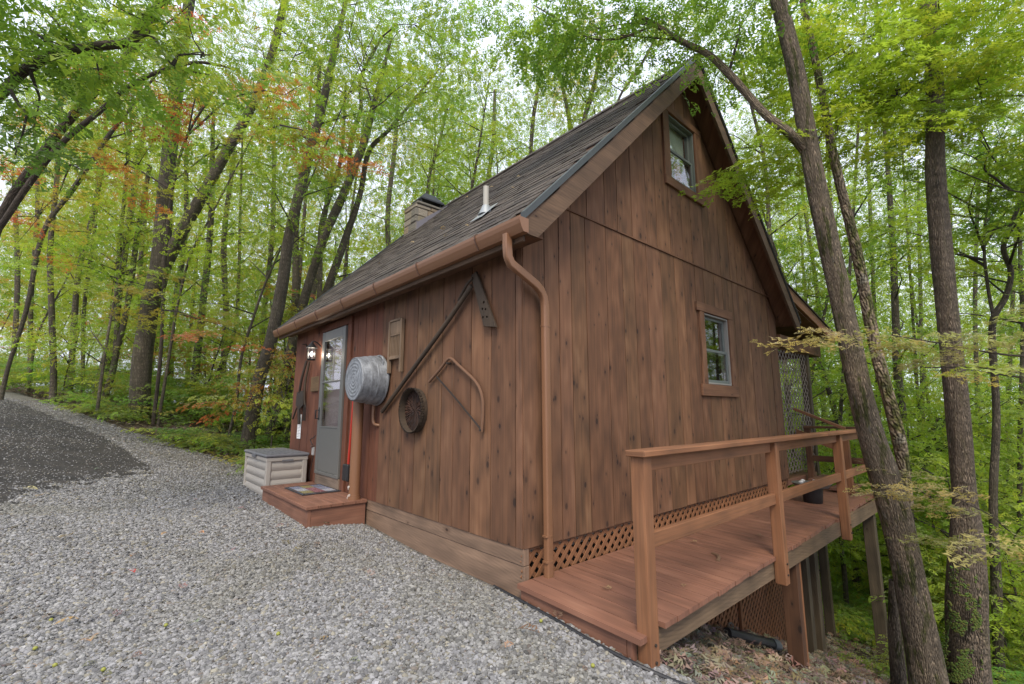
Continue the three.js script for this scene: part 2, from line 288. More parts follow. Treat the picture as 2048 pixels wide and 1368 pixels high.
{
  const r = rng(3), hole = WIN.map(w => [w[0] - .02, w[1] + .02, w[2] - .02, w[3] + .02]);
  boards(gable, 0, W, [.24, .18, .155, .21, .3, .28, .2, .25, .29, .3, .2, .27, .22, .3], 0, x => Math.min(2.79, roofY(x) - .19), [hole[0]], M.siding, 2, [-T, 0], r);
  boards(gable, .3, W - .3, [.3, .24, .3, .2, .27, .3, .22, .28], 2.806, x => roofY(x) - .19, [hole[1]], M.siding, 2, [-T, .004], r);
  mesh('seam_strip', box([.15, 2.786, -.01], [W - .15, 2.804, .016], 0, .002), M.siding[1], gable);
}
// eave wall (faces -x)
const DO = [-4.30, -3.40, .10, 2.16];
const eave = wallCore('side_wall', [[L + .1, -.4], [-.12, -.4], [-.12, 2.5], [L + .1, 2.5]], [DO], M.stain, g => g.rotateY(-Math.PI / 2).translate(T + .1, 0, 0));
{
  const r = rng(5);
  boards(eave, L, -4.30, [.27, .25, .3], 0, () => 2.55, [], M.red, 0, [T, 0], r);
  boards(eave, -4.30, -3.40, [.3], 2.16, () => 2.55, [], M.red, 0, [T, 0], r);
  boards(eave, -3.40, -2.42, [.26, .24, .24], 0, () => 2.55, [], M.red, 0, [T, 0], r);
  boards(eave, -2.42, -.004, [.27, .24, .28, .22, .26, .2, .25, .28, .3, .22], 0, () => 2.55, [], M.siding, 0, [T, -.002], r);
  mesh('baseboard', box([.004, -.121, -3.25], [.06, -.003, -.004], 2, .003), M.basepaint, cabin);
  mesh('baseboard', box([.010, -.62, -3.25], [.06, -.125, -.004], 2, .003), M.basepaint, cabin);
  mesh('baseboard', box([.008, -.6, L], [.06, -.003, -3.26], 2, .003), M.red[1], cabin);
  // the two far walls, floor and an inner lining keep the rooms dark
  mesh('back_wall', prism([[.02, -.9], [W - .02, -2.4], [W - .02, roofY(W) - .2], [RX, RY - .2], [.02, roofY(0) - .2]], 2, L, L + .06), M.siding[0], cabin);
  mesh('porch_side_wall', box([W - .08, -2.6, L + .07], [W, 2.55, -.03], 1), M.siding[1], cabin);
  mesh('floor', box([.14, -.12, L + .1], [W - .1, -.02, -.14], 2, 0), M.room, cabin);
  mesh('partition', box([.2, 0, -2.2], [W - .2, 2.6, -2.1], 1, 0), M.room, cabin);
  mesh('loft_floor', box([.2, 2.62, -5.5], [W - .2, 2.74, -.14], 1, 0), M.room, cabin);
  mesh('stone_foundation', prism([[.06, -.9], [W, -3.0], [W, -.05], [.06, -.05]], 2, -.55, -.16), (() => {
    const m = std({ bumpMap: nbump(14, 1.2, 256), bumpScale: .08, map: tex(256, 256, (u, v) => { const a = wrapN(u, v, 12, 12, 4), e = Math.abs(a) < .05 ? .45 : 1, b = .75 + .6 * wrapN(u, v, 6, 6, 8); return [.40 * b * e, .35 * b * e, .30 * b * e]; }, 1.2, 1.2) }); return m;
  })(), cabin);
}
// roof: deck slab, shingles, ridge, rake boards, drip edge, soffits
const ZF = .28, ZB = -6.02, EX = -.23, S2 = Math.SQRT1_2;
const roof = mesh('roof', merge([prism([[EX, roofY(EX) - .035], [RX, RY - .035], [RX, RY - .075], [EX, roofY(EX) - .075]], 2, ZB, ZF), prism([[RX, RY - .035], [2 * RX - EX, roofY(EX) - .035], [2 * RX - EX, roofY(EX) - .075], [RX, RY - .075]], 2, ZB, ZF)]), M.stain, cabin);
{
  const r = rng(17), dir = V(S2, S2, 0), nor = V(-S2, S2, 0), list = [], exp = .13, slope = (RX - EX) / S2;
  for (let c = 0; c * exp < slope - .02; c++) {
    let z = ZF + .02 - r() * .3, s0 = c * exp - .015;
    const zEnd = ZB - .01;
    while (z > zEnd) {
      const w = Math.min(.17 + .2 * r(), z - zEnd), len = Math.min(.15, slope - s0), th = .007 + (r() > .5 ? .008 : 0) + .003 * r();
      const g = box([-th / 2, 0, -w + .004], [th / 2, len, 0], 1, .0015, [r() * 3, r() * 3]), t0 = dir.clone(), lift = .012;
      const tiltD = dir.clone().addScaledVector(nor, -.045).normalize(), n2 = V().crossVectors(tiltD, V(0, 0, 1)).normalize(); if (n2.dot(nor) < 0) n2.negate();
      g.applyMatrix4(new THREE.Matrix4().makeBasis(n2, tiltD, V().crossVectors(n2, tiltD)).setPosition(V(EX, roofY(EX) - .035, z - (V().crossVectors(n2, tiltD).z < 0 ? w : 0)).addScaledVector(dir, s0).addScaledVector(nor, lift)));
      list.push([g, pick(M.shingle, r), V(EX, roofY(EX), z).addScaledVector(dir, s0).distanceTo(C)]);
      z -= w;
    }
  }
  list.sort((a, b) => a[2] - b[2]);
  list.slice(0, 300).forEach(q => mesh('shingle', q[0], q[1], roof));
  for (const m of M.shingle) { const gs = list.slice(300).filter(q => q[1] === m).map(q => q[0]); if (gs.length) mesh('shingles', merge(gs), m, roof).userData.kind = 'stuff'; }
  mesh('shingle_slope', prism([[RX, RY - .01], [2 * RX - EX, roofY(EX) - .01], [2 * RX - EX, roofY(EX) - .034], [RX, RY - .034]], 2, ZB, ZF + .02), M.shingle[0], roof);
  for (let z = ZF + .02; z > ZB; z -= .28) { const e = .01 * r(); mesh('ridge_shingle', prism([[RX - .13, RY - .115 + e], [RX, RY + .018 + e], [RX + .13, RY - .115 + e], [RX + .13, RY - .13 + e], [RX, RY + .004 + e], [RX - .13, RY - .13 + e]].slice(0, 6), 2, z - .3, z), pick(M.shingle, r), roof); }
  for (const s of [-1, 1]) for (const z of [ZF, ZB + .03]) {
    const P = (a, b) => [RX + s * a, b], A = RX - EX, y = a => RY - a - .04;
    mesh('rake_board', prism([P(0, y(0)), P(A + .0, y(A)), P(A, y(A) - .13), P(A - .13, y(A) - .13), P(0, y(0) - .25)], 2, z - .034, z, 0), M.rake, cabin);
    mesh('drip_edge', prism([P(0, y(0) + .05), P(A + .02, y(A + .02) + .05), P(A + .02, y(A + .02) - .012), P(0, y(0) - .012)], 2, z - .03, z + .012), M.drip, cabin);
    mesh('soffit', prism([P(0, y(0) - .05), P(A - .02, y(A - .02) - .05), P(A - .02, y(A - .02) - .07), P(0, y(0) - .07)], 2, z > 0 ? -.0 : L, z > 0 ? z - .034 : ZB + .03), M.stain, cabin);
  }
  mesh('fascia_board', box([EX + .01, 2.235, ZB + .05], [EX + .035, 2.40, ZF - .04], 2), M.rake, cabin);
  mesh('eave_soffit', box([EX + .04, 2.3, ZB + .05], [-.006, 2.315, ZF - .04], 2, 0), M.stain, cabin);
  
}
// gutter with hangers and the downspout on the corner
{
  const prof = [[0, 0], [0, .105], [-.004, .105], [-.004, .004], [-.045, .004], [-.062, .03], [-.078, .062], [-.086, .09], [-.086, .108], [-.094, .108], [-.092, .086], [-.082, .056], [-.064, .022], [-.05, 0]];
  const sh = new THREE.Shape(prof.map(q => new THREE.Vector2(...q))), g = new THREE.ExtrudeGeometry(sh, { depth: -ZB + ZF + .02, bevelEnabled: false }); g.translate(EX + .008, 2.275, ZB);
  const gut = mesh('gutter', g, M.copper, cabin);
  const cap = new THREE.ExtrudeGeometry(new THREE.Shape([[0, 0], [0, .106], [-.093, .106], [-.09, .08], [-.07, .03], [-.05, 0]].map(q => new THREE.Vector2(...q))), { depth: .004, bevelEnabled: false });
  mesh('end_cap', cap.clone().translate(EX + .008, 2.275, ZF + .021), M.copper, gut); mesh('end_cap', cap.clone().translate(EX + .008, 2.275, ZB - .005), M.copper, gut);
  for (let z = -.22; z > ZB; z -= .92) mesh('hanger', sweep(circle(.005, 5), [V(EX + .02, 2.40, z), V(EX - .05, 2.405, z), V(EX - .09, 2.39, z), V(EX - .088, 2.345, z), V(EX - .06, 2.295, z), V(EX - .045, 2.268, z)]), M.copperDark, gut);
  const ds = thing('downspout', null); scene.remove(ds); cabin.add(ds); ds.name = 'downspout'; taken.downspout = undefined;
  const P = [V(-.275, 2.30, .13), V(-.275, 2.2, .13), V(-.268, 2.13, .13), V(-.235, 2.085, .125), V(-.17, 2.06, .12), V(.06, 1.985, .09), V(.13, 1.95, .075), V(.172, 1.9, .066), V(.187, 1.83, .062), V(.19, 1.7, .06), V(.20, -.225, .06)];
  mesh('pipe', sweep(rrect(.066, .05, .011), P, V(0, 0, 1)), M.copper, ds);
  for (const y of [1.68, .08, -.1]) mesh('pipe_joint', sweep(rrect(.071, .055, .011), [V(.19, y, .06), V(.19, y - (y < .5 ? .012 : .012), .06)], V(0, 0, 1)), M.copper, ds);
}
// chimney
{
  const r = rng(29), x0 = 1.93, x1 = 2.62, z0 = -5.62, z1 = -5.12, top = 5.13, core = mesh('chimney', box([x0 + .03, 3.9, z0 + .03], [x1 - .03, top - .03, z1 - .03], 1, 0), std({ color: RGB(.15, .14, .12), roughness: 1 }), cabin);
  const cols = [[.25, .22, .16], [.21, .185, .13], [.28, .245, .19], [.18, .165, .135], [.26, .205, .14]].map(c => std({ color: RGB(...c), roughness: .95, bumpMap: M.gravelBed.bumpMap, bumpScale: .02 }));
  let y = 4.35; while (y < top - .02) { const hh = Math.min(.09 + .09 * r(), top - y); for (const [ax, a, b, c] of [[0, x0, x1, z1], [0, x0, x1, z0], [2, z0, z1, x0], [2, z0, z1, x1]]) { let t = a; while (t < b - .02) { let w = .14 + .2 * r(); if (b - t - w < .08) w = b - t; const e = .012 * r(), q = ax === 0 ? box([t + .005, y + .005, c - .04 - e], [t + w - .005, y + hh - .006, c + .0 + e], 0, .012) : box([c - .04 + (c === x0 ? -e : .04), y + .005, t + .005], [c + (c === x0 ? .04 : 0) + e, y + hh - .006, t + w - .005], 0, .012); mesh('stone', q, pick(cols, r), core); t += w; } } y += hh; }
  mesh('crown_slab', box([x0 - .03, top, z0 - .03], [x1 + .03, top + .05, z1 + .03], 0, .01), cols[3], core);
  mesh('flashing', prism([[x0 - .03, 4.45], [x0 - .03, 4.72], [x1, 5.3], [x1, 5.0]], 2, z1 - .02, z1 + .022), std({ color: RGB(.20, .19, .21), roughness: .6, metalness: .3 }), core);
  mesh('flashing', box([x0 - .034, 4.45, z0], [x0 - .012, 4.74, z1 + .02], 2, 0), std({ color: RGB(.22, .20, .20), roughness: .6, metalness: .3 }), core);
  for (const [x, z] of [[x0 + .12, z0 + .1], [x1 - .12, z0 + .1], [x0 + .12, z1 - .1], [x1 - .12, z1 - .1]]) mesh('cap_leg', box([x - .012, top + .04, z - .012], [x + .012, top + .21, z + .012], 1, 0), M.black, core);
  mesh('chimney_cap', (() => { const g = new G(), a = top + .2, b = top + .38, X0 = x0 + .1, X1 = x1 - .04, Z0 = z0 + .05, Z1 = z1 - .05, u = [0, 0], q = [V(X0, a, Z0), V(X1, a, Z0), V(X1, a, Z1), V(X0, a, Z1)], m = [V(X0 + .16, b, Z0 + .14), V(X1 - .16, b, Z0 + .14), V(X1 - .16, b, Z1 - .14), V(X0 + .16, b, Z1 - .14)]; for (let i = 0; i < 4; i++) { const j = (i + 1) % 4; g.poly([q[j], q[i], m[i], m[j]], [u, u, u, u]); g.poly([q[i], q[j], V(q[j].x, a - .03, q[j].z), V(q[i].x, a - .03, q[i].z)], [u, u, u, u]); } g.poly([m[3], m[2], m[1], m[0]], [u, u, u, u]); g.poly(q, [u, u, u, u]); return g.geo(); })(), M.black, core);
}
// plumbing vent with its flashing boot
{
  const v = mesh('vent_pipe', new THREE.CylinderGeometry(.029, .029, .40, 16, 1, false).translate(.33, 3.09, -.9), std({ color: RGB(.42, .40, .35), roughness: .6 }), cabin);
  mesh('flashing_boot', new THREE.CylinderGeometry(.037, .08, .1, 16).translate(.33, 3.03, -.9), std({ color: RGB(.33, .35, .36), metalness: .4, roughness: .5 }), v);
  mesh('flashing_plate', beam(V(.2, 2.895, -.9), V(.41, 3.105, -.9), .19, .006, V(-1, 1, 0)), std({ color: RGB(.33, .35, .36), metalness: .4, roughness: .5 }), v);
}
// windows on the gable
function windowUnit(i, blind) {
  const [x0, x1, y0, y1] = WIN[i], w = new THREE.Group(); w.name = 'window'; cabin.add(w);
  const ym = (y0 + y1) / 2 - .02, f = .035;
  const fr = (name, a, b, m) => mesh(name, box(a, b, Math.abs(b[0] - a[0]) > Math.abs(b[1] - a[1]) ? 0 : 1, .003), m, w);
  if (i === 0) { fr('casing', [x0 - .165, y0 - .145, .006], [x1 + .16, y0 - .005, .034], M.siding[2]); fr('casing', [x0 - .19, y1 + .005, .006], [x1 + .13, y1 + .115, .034], M.siding[2]); fr('casing', [x0 - .115, y0 - .004, .006], [x0 - .004, y1 + .004, .03], M.siding[2]); fr('casing', [x1 + .004, y0 - .004, .006], [x1 + .13, y1 + .004, .03], M.siding[2]); }
  else { fr('casing', [x0 - .14, y0 - .115, .01], [x1 + .18, y0 - .005, .04], M.siding[2]); fr('casing', [x0 - .14, y1 + .005, .01], [x1 + .18, y1 + .09, .04], M.siding[2]); fr('casing', [x0 - .14, y0 - .004, .01], [x0 - .004, y1 + .004, .036], M.siding[2]); fr('casing', [x1 + .004, y0 - .004, .01], [x1 + .18, y1 + .004, .036], M.siding[2]); }
  const sm = i === 0 ? M.sashPale : M.sash;
  for (const [a, b] of [[[x0, y0, -.1], [x0 + .018, y1, .012]], [[x1 - .018, y0, -.1], [x1, y1, .012]], [[x0 + .019, y0, -.1], [x1 - .019, y0 + .02, .014]], [[x0 + .019, y1 - .02, -.1], [x1 - .019, y1, .014]]]) fr('jamb', a, b, sm);
  const sash = (ya, yb, z) => { const s = new THREE.Group(); s.name = 'sash'; w.add(s); for (const [a, b] of [[[x0 + .02, ya, z - .025], [x0 + .02 + f, yb, z]], [[x1 - .02 - f, ya, z - .025], [x1 - .02, yb, z]], [[x0 + .021 + f, ya, z - .024], [x1 - .021 - f, ya + f, z - .001]], [[x0 + .021 + f, yb - f, z - .024], [x1 - .021 - f, yb, z - .001]]]) mesh('sash_rail', box(a, b, 0, .003), i === 0 ? M.sash : M.sash, s); mesh('pane', box([x0 + .02 + f - .004, ya + f - .004, z - .014], [x1 - .02 - f + .004, yb - f + .004, z - .0125], 1, 0), M.glass, s); };
  sash(ym - .02, y1 - .021, -.035); sash(y0 + .021, ym + .02, -.006);
  if (blind) { mesh('blind', box([x0 + .06, ym + .02, -.105], [x1 - .06, y1 - .02, -.1], 1, 0), std({ color: RGB(.42, .48, .40), roughness: .9 }), w); mesh('curtain', sweep(rrect(.16, .02, .009), [V(x1 - .16, y0 + .0, -.13), V(x1 - .2, ym, -.13)], V(0, 0, 1)), std({ color: RGB(.22, .08, .08), roughness: .95 }), w); }
}
windowUnit(0, false); windowUnit(1, true);
// storm door on the eave wall
{
  const d = new THREE.Group(); d.name = 'door'; cabin.add(d);
  const z0 = -4.277, z1 = -3.416, y0 = .1475, y1 = 2.1475, X0 = -.062, X1 = -.03;
  const bx = (n, a, b, m = M.doorGrey, p = d) => mesh(n, box(a, b, 1, .004), m, p);
  bx('door_stile', [X0, y0, z0], [X1, y1, z0 + .1]); bx('door_stile', [X0, y0, z1 - .1], [X1, y1, z1]);
  bx('door_rail', [X0 + .001, y1 - .14, z0 + .101], [X1 - .001, y1 - .001, z1 - .101]); bx('door_panel', [X0 + .004, y0 + .04, z0 + .101], [X1 - .001, .79, z1 - .101]); bx('door_sweep', [X0 - .004, y0 - .004, z0 + .005], [X1, y0 + .038, z1 - .005], M.doorGrey);
  bx('door_rail', [X0 + .001, 1.40, z0 + .101], [X1 - .001, 1.425, z1 - .101]); bx('panel_molding', [X0 - .002, .775, z0 + .11], [X0 + .006, .80, z1 - .11]);
  for (const [a, b] of [[.80, 1.398], [1.427, y1 - .142]]) { mesh('pane', box([-.047, a, z0 + .098], [-.0455, b, z1 - .098], 1, 0), M.glass, d); }
  mesh('muntin', box([-.056, 1.427, z0 + .46], [-.05, y1 - .142, z0 + .468], 1, 0), M.sashPale, d);
  const hd = mesh('door_handle', sweep(circle(.009, 6), [V(-.064, 1.02, z0 + .05), V(-.11, 1.02, z0 + .05), V(-.11, .9, z0 + .05), V(-.064, .9, z0 + .05)]), M.black, d); mesh('lock_plate', box([-.066, .88, z0 + .03], [-.061, 1.06, z0 + .07], 1, 0), M.black, hd);
  mesh('inner_door', box([.03, y0, z0 + .02], [.07, y1, z1 - .02], 1, .004), std({ color: RGB(.17, .13, .13), roughness: .6 }), d);
  for (const [a, b] of [[[.0, .1, -4.30], [.1, 2.16, z0 - .001]], [[.0, .1, z1 + .001], [.1, 2.16, -3.40]], [[0, y1 + .001, z0], [.1, 2.16, z1]]]) mesh('jamb', box(a, b, 1, 0), M.red[1], d);
  const cs = (a, b) => mesh('casing', box(a, b, 1, .003), M.red[0], d);
  cs([-.034, -.0, -4.40], [-.004, 2.165, -4.28]); cs([-.034, -.0, -3.413], [-.004, 2.165, -3.29]); cs([-.036, 2.167, -4.40], [-.004, 2.26, -3.29]);
  mesh('threshold', box([-.05, .0, -4.278], [-.003, .143, -3.415], 2, .004), M.pale, d);
}
// lattice skirt under the gable wall: slats at both slopes, cut to the panel
function lattice(parent, x0, x1, lo, hi, z, pitch, w, t, mat, max) {
  const clip = (p, d) => { // clip a line through p with direction d to x0..x1 and lo(x)..hi
    let a = -9, b = 9; const cut = (n, c) => { const dn = n[0] * d[0] + n[1] * d[1], k = c - n[0] * p[0] - n[1] * p[1]; if (Math.abs(dn) < 1e-6) { if (k < 0) a = 1, b = 0; } else if (dn > 0) b = Math.min(b, k / dn); else a = Math.max(a, k / dn); };
    cut([-1, 0], -x0); cut([1, 0], x1); cut([0, 1], hi); cut([lo[1], -1], -lo[0]); return b - a > .02 ? [[p[0] + d[0] * a, p[1] + d[1] * a], [p[0] + d[0] * b, p[1] + d[1] * b]] : null; // lo = [c, m]: y >= c + m x
  };
  let n = 0; for (const s of [1, -1]) for (let x = x0 - 3; x < x1 + 3; x += pitch) { const q = clip([x, hi], [S2, s * S2]); if (!q || n >= max) continue; n++; const zz = z + (s > 0 ? t * .5 : -t * .5); mesh('slat', beam(V(q[0][0], q[0][1], zz), V(q[1][0], q[1][1], zz), w, t, V(0, 0, 1), .001), mat, parent); }
}
const skirt = mesh('lattice_skirt', box([0.01, -.02, -.05], [W, -.003, -.01], 0, 0), M.stain, cabin);
lattice(skirt, 0.01, W - .02, [-.24, -.42], -.021, -.03, .105, .036, .007, M.rail, 290);
mesh('skirt_post', box([3.32, -2.0, -.09], [3.5, -.42, -.045], 1), M.stain, skirt); mesh('skirt_post', box([3.52, -2.0, -.02], [3.57, -.42, .012], 1), M.rail, skirt);
// porch beyond the gable: shallow roof, beam, lattice screen, post, stair with handrail
{
  const y = x => 2.97 - .217 * (x - 5.25), P0 = 5.3, P1 = 7.75, zb = -3.2, zf = .27;
  const pr = mesh('porch_roof', prism([[P0, y(P0)], [P1, y(P1)], [P1, y(P1) - .05], [P0, y(P0) - .05]], 2, zb, zf), M.stain, cabin);
  mesh('shingle_slope', prism([[P0 - .1, y(P0 - .1) + .025], [P1 + .03, y(P1) + .02], [P1 + .03, y(P1) + .001], [P0 - .1, y(P0 - .1) + .001]], 2, zb, zf + .02), M.shingle[2], pr);
  mesh('rake_board', prism([[P0 + .15, y(P0 + .15) - .051], [P1, y(P1) - .051], [P1, y(P1) - .15], [P0 + .28, y(P0 + .28) - .17]], 2, zf - .035, zf, 0), M.rail, pr);
  mesh('ceiling', prism([[W + .02, y(W) - .2], [P1 - .02, y(P1) - .12], [P1 - .02, y(P1) - .135], [W + .02, y(W) - .215]], 2, zb, zf - .04, 2), M.stain, pr);
  mesh('porch_beam', box([W + .02, 2.02, -.06], [P1 - .1, 2.22, .05], 0), M.stain, cabin); mesh('porch_beam', box([P1 - .2, 2.02, zb], [P1 - .1, 2.2, -.07], 2), M.stain, cabin);
  const scr = mesh('porch_screen', box([W + .0, 2.0, -.05], [7.0, 2.03, -.02], 0), M.stain, cabin); lattice(scr, W + .02, 7.0, [.05, 0], 2.0, -.03, .14, .026, .003, std({ color: RGB(.17, .135, .115), roughness: .9 }), 280);
  mesh('porch_post', box([6.98, -2.7, -.12], [7.09, 2.03, .0], 1), M.greypost, cabin); mesh('porch_floor', box([W + .01, -.12, zb], [7.2, -.03, -.02], 2), M.deck[0], cabin);
  const st = thing('porch_steps', 'short wooden steps with sloping handrail up from deck to lattice porch', 'steps', null);
  for (let k = 0; k < 2; k++) mesh('tread', box([6.12, -.235 + .1 + .02 - k * .0 + k * .1 - .08, .02 + .34 - k * .28], [6.9, -.215 + .1 - .04 + k * .1, .34 + .3 - k * .28 - .02], 0), M.deck[k], st);
  mesh('newel_post', box([6.12, -.23, .58], [6.21, .72, .67], 1), M.rail, st); mesh('handrail', beam(V(6.165, .74, .64), V(6.165, 1.05, -.05), .09, .04), M.rail, st); mesh('handrail', beam(V(6.165, .4, .62), V(6.165, .68, -.05), .035, .09), M.rail, st);
}
// ---------------------------------------------------------------- deck
const deck = thing('deck', 'reddish brown timber deck on tall posts along the gable wall with railing', 'deck');
{
  const r = rng(41), dy = z => -.215 - .03 * z, zEdge = x => 1.0 - .022 * x;
  const bd = (x0, x1, za, zb, m) => { const g = new G(); const P = (x, z, o) => V(x, dy(z) + o, z), q = [P(x0, za, 0), P(x1, za, 0), P(x1, zb(x1), 0), P(x0, zb(x0), 0)], b = [P(x0, za, -.032), P(x1, za, -.032), P(x1, zb(x1), -.032), P(x0, zb(x0), -.032)]; const o = [r() * 9, r() * 9], uv = p => [p.x + o[0], p.z + p.y + o[1]]; const f = a => g.poly(a, a.map(uv)); f([q[3], q[2], q[1], q[0]]); f(b); for (let i = 0; i < 4; i++) { const j = (i + 1) % 4; f([q[i], q[j], b[j], b[i]]); } return g.geo(); };
  let x = -.07; const posts = [0, 2.09, 4.18, 6.27];
  while (x < 6.44) { const w = .138, over = .012 * r(); const nearPost = posts.some(p => x + w > p - .005 && x < p + .094); mesh('deck_board', bd(x, x + w, x < .15 && false ? .0 : .008, q => (nearPost && x > -.05 ? .94 : zEdge(q) + over), M.deck[0]), pick(M.deck, r), deck); x += w + .006; }
  mesh('rim_joist', prism([[-.03, -.275], [6.42, -.275], [6.42, -.43], [-.03, -.43]], 2, .895, .938, 0), M.rimgrey, deck);
  mesh('rim_joist', beam(V(6.4, -.33, .02), V(6.4, -.355, .89), .04, .15), M.rimgrey, deck);
  mesh('side_fascia', prism([[-.255, .02], [-.285, .9], [-.44, .9], [-.40, .02]], 0, -.045, -.006, 2), M.deck[1], deck); mesh('fascia_block', prism([[-.285, .905], [-.286, .94], [-.45, .94], [-.45, .905]], 0, -.044, -.004, 1), M.deck[1], deck);
  for (const x of [.5, 1.6, 2.7, 3.8, 4.9, 5.9]) mesh('joist', beam(V(x, -.33, .02), V(x, -.35, .89), .04, .14), M.stain, deck);
  for (const p of posts) {
    const po = mesh('railing_post', box([p, -.47 + (p === 0 ? .02 : 0), .942], [p + .089, .728, 1.031], 1, .004), M.rail, deck);
    for (const y of [-.3, -.39]) mesh('bolt', new THREE.CylinderGeometry(.009, .009, .008, 8).rotateX(Math.PI / 2).translate(p + .045, y, 1.035), M.iron, po);
  }
  for (let k = 0; k < 3; k++) { const a = posts[k] + .0895, b = posts[k + 1] - .0005; mesh('middle_rail', box([a, .195, .965], [b, .284, 1.003], 0, .003), M.rail, deck); mesh('upper_rail', box([a, .638, .955], [b, .727, .993], 0, .003), M.rail, deck); }
  mesh('cap_rail', box([-.03, .7285, .925], [3.6, .766, 1.06], 0, .006), M.rail, deck); mesh('cap_rail', box([3.604, .7285, .925], [6.40, .766, 1.06], 0, .006), M.rail, deck);
  // end railing across the far end
  mesh('cap_rail', box([6.34, .729, .02], [6.46, .766, .92], 2, .006), M.stain, deck); mesh('middle_rail', box([6.38, .2, .1], [6.42, .29, .94], 2, .003), M.stain, deck); mesh('railing_post', box([6.36, -.4, .02], [6.445, .728, .105], 1), M.stain, deck);
  // tall posts under the deck
  const sup = (x, z, w, d, m) => mesh('support_post', box([x, hBase(x, z) - .4, z], [x + w, -.432, z + d], 1, .004), m, deck);
  sup(2.72, .77, .09, .14, M.postbrown); mesh('support_post', box([2.812, hBase(2.8, .8) - .4, .8], [2.85, -.432, .91], 1, .003), M.rail, deck);
  sup(6.1, .74, .14, .14, M.greypost); sup(4.6, .3, .12, .12, M.greypost); sup(5.55, .1, .16, .14, M.greypost);
}
// ---------------------------------------------------------------- things on and by the eave wall (wall plane x = 0, z runs along it)
{
  // galvanized washtub hung bottom outwards over the meter pipe
  const tub = thing('washtub', 'round galvanized metal washtub hung on the wall with its ringed bottom outwards', 'washtub', null, V(-.03, 1.36, -2.46));
  const pr = []; for (let k = 0; k <= 26; k++) { const r = k / 26 * .235; pr.push(new THREE.Vector2(r, -.287 + .003 * Math.sin(k * 1.45) * (k < 24 ? 1 : 0))); }
  const side = [[.237, -.29], [.244, -.286], [.249, -.27], [.262, -.19], [.266, -.186], [.267, -.18], [.266, -.174], [.272, -.12], [.277, -.115], [.278, -.108], [.2765, -.1], [.287, -.02], [.292, -.015], [.296, -.006], [.294, .004], [.287, .006], [.282, 0]];
  mesh('tub_bottom', new THREE.LatheGeometry(pr, 48).rotateZ(-Math.PI / 2), M.galv, tub); mesh('tub_side', new THREE.LatheGeometry(side.map(q => new THREE.Vector2(...q)), 56).rotateZ(-Math.PI / 2), M.galv, tub);
  for (const a of [.9, 4.04]) mesh('handle', sweep(circle(.006, 6), [-.3, -.15, 0, .15, .3].map((t, i) => { const R = .285 + (i % 4 ? .03 : 0) + (i === 2 ? .012 : 0); return V(-.05, Math.sin(a + t) * R, Math.cos(a + t) * R); })), M.galv, tub);
  const mp = thing('meter_pipe', 'thick brown painted pipe standing on the gravel under the washtub', 'pipe', null, V(-.13, 0, -2.72));
  mesh('pipe', new THREE.CylinderGeometry(.062, .062, 1.5, 20).translate(0, .45, 0), M.copper, mp); mesh('sleeve', new THREE.CylinderGeometry(.072, .072, .5, 20).translate(0, -.22, 0), M.copper, mp); mesh('sleeve', new THREE.CylinderGeometry(.068, .068, .03, 20).translate(0, .04, 0), M.copper, mp);
  for (let k = 0; k < 7; k++) mesh('paint_chip', new THREE.SphereGeometry(.008 + .008 * R0(), 6, 5).scale(.1, 1.3, 1).rotateY(rr(-.3, .9)).translate(-.0685 * Math.cos(.3 * (k % 3) - .2), rr(-.05, .16), .0685 * Math.sin(.3 * (k % 3) - .2)), std({ color: RGB(.55, .5, .46) }), mp);
  const cd = mesh('conduit', sweep(circle(.018, 8), smooth([V(-.04, 1.1, -2.5), V(-.04, .9, -2.5), V(-.035, .86, -2.48), V(-.02, .845, -2.44), V(.02, .84, -2.42)], 12)), M.copper); tag(cd, 'small bent brown conduit below the washtub', 'conduit');
}
{
  const w = thing('washboard', 'weathered wooden washboard frame with vertical rods hung on the wall', 'washboard', null, V(-.035, 1.42, -2.03));
  const m = std({ ...paleMaps, bumpScale: .002, color: RGB(.95, .88, .78) }), bx = (n, a, b) => mesh(n, box(a, b, 1, .003), m, w);
  bx('side_rail', [-.02, 0, -.155], [.02, .59, -.122]); bx('side_rail', [-.02, 0, .122], [.02, .59, .155]); bx('top_rail', [-.022, .575, -.121], [.018, .6, .121]); bx('top_board', [-.012, .435, -.121], [.004, .574, .121]); bx('cross_bar', [-.018, .15, -.121], [.014, .185, .121]); bx('cross_bar', [-.014, .415, -.121], [.01, .434, .121]);
  for (let k = 0; k < 7; k++) mesh('rod', new THREE.CylinderGeometry(.008, .008, .235, 8).translate(-.002, .3, -.1 + k * .0333), m, w);
}
{ // long-handled wooden tool with a drilled blade
  const t = thing('hay_tool', 'long dark wooden pole with drilled wedge-shaped blade hung diagonally on the wall', 'farm tool');
  mesh('handle', sweep(circle(.024, 8, .02), smooth([V(-.04, .995, -2.285), V(-.05, 1.42, -1.62), V(-.055, 1.82, -1.0), V(-.06, 2.1, -.6)], 12), V(1, 0, 0)), M.weather, t);
  mesh('brace', sweep(circle(.012, 6), [V(-.06, 2.0, -.8), V(-.07, 2.12, -.66), V(-.06, 2.17, -.585)], V(1, 0, 0)), M.weather, t);
  const s = new THREE.Shape([[-.62, 2.2], [-.55, 2.22], [-.27, 1.685], [-.43, 1.715]].map(q => new THREE.Vector2(...q)));
  for (const [z, y] of [[-.43, 1.92], [-.45, 1.865], [-.405, 1.855], [-.44, 1.79], [-.385, 1.785]]) { const p = new THREE.Path(); p.absarc(z, y, .0115, 0, 6.3, true); s.holes.push(p); }
  mesh('blade', new THREE.ExtrudeGeometry(s, { depth: .016, bevelEnabled: true, bevelSize: .003, bevelThickness: .003, bevelSegments: 1 }).rotateY(-Math.PI / 2).translate(-.035, 0, 0), M.weather, t);
}
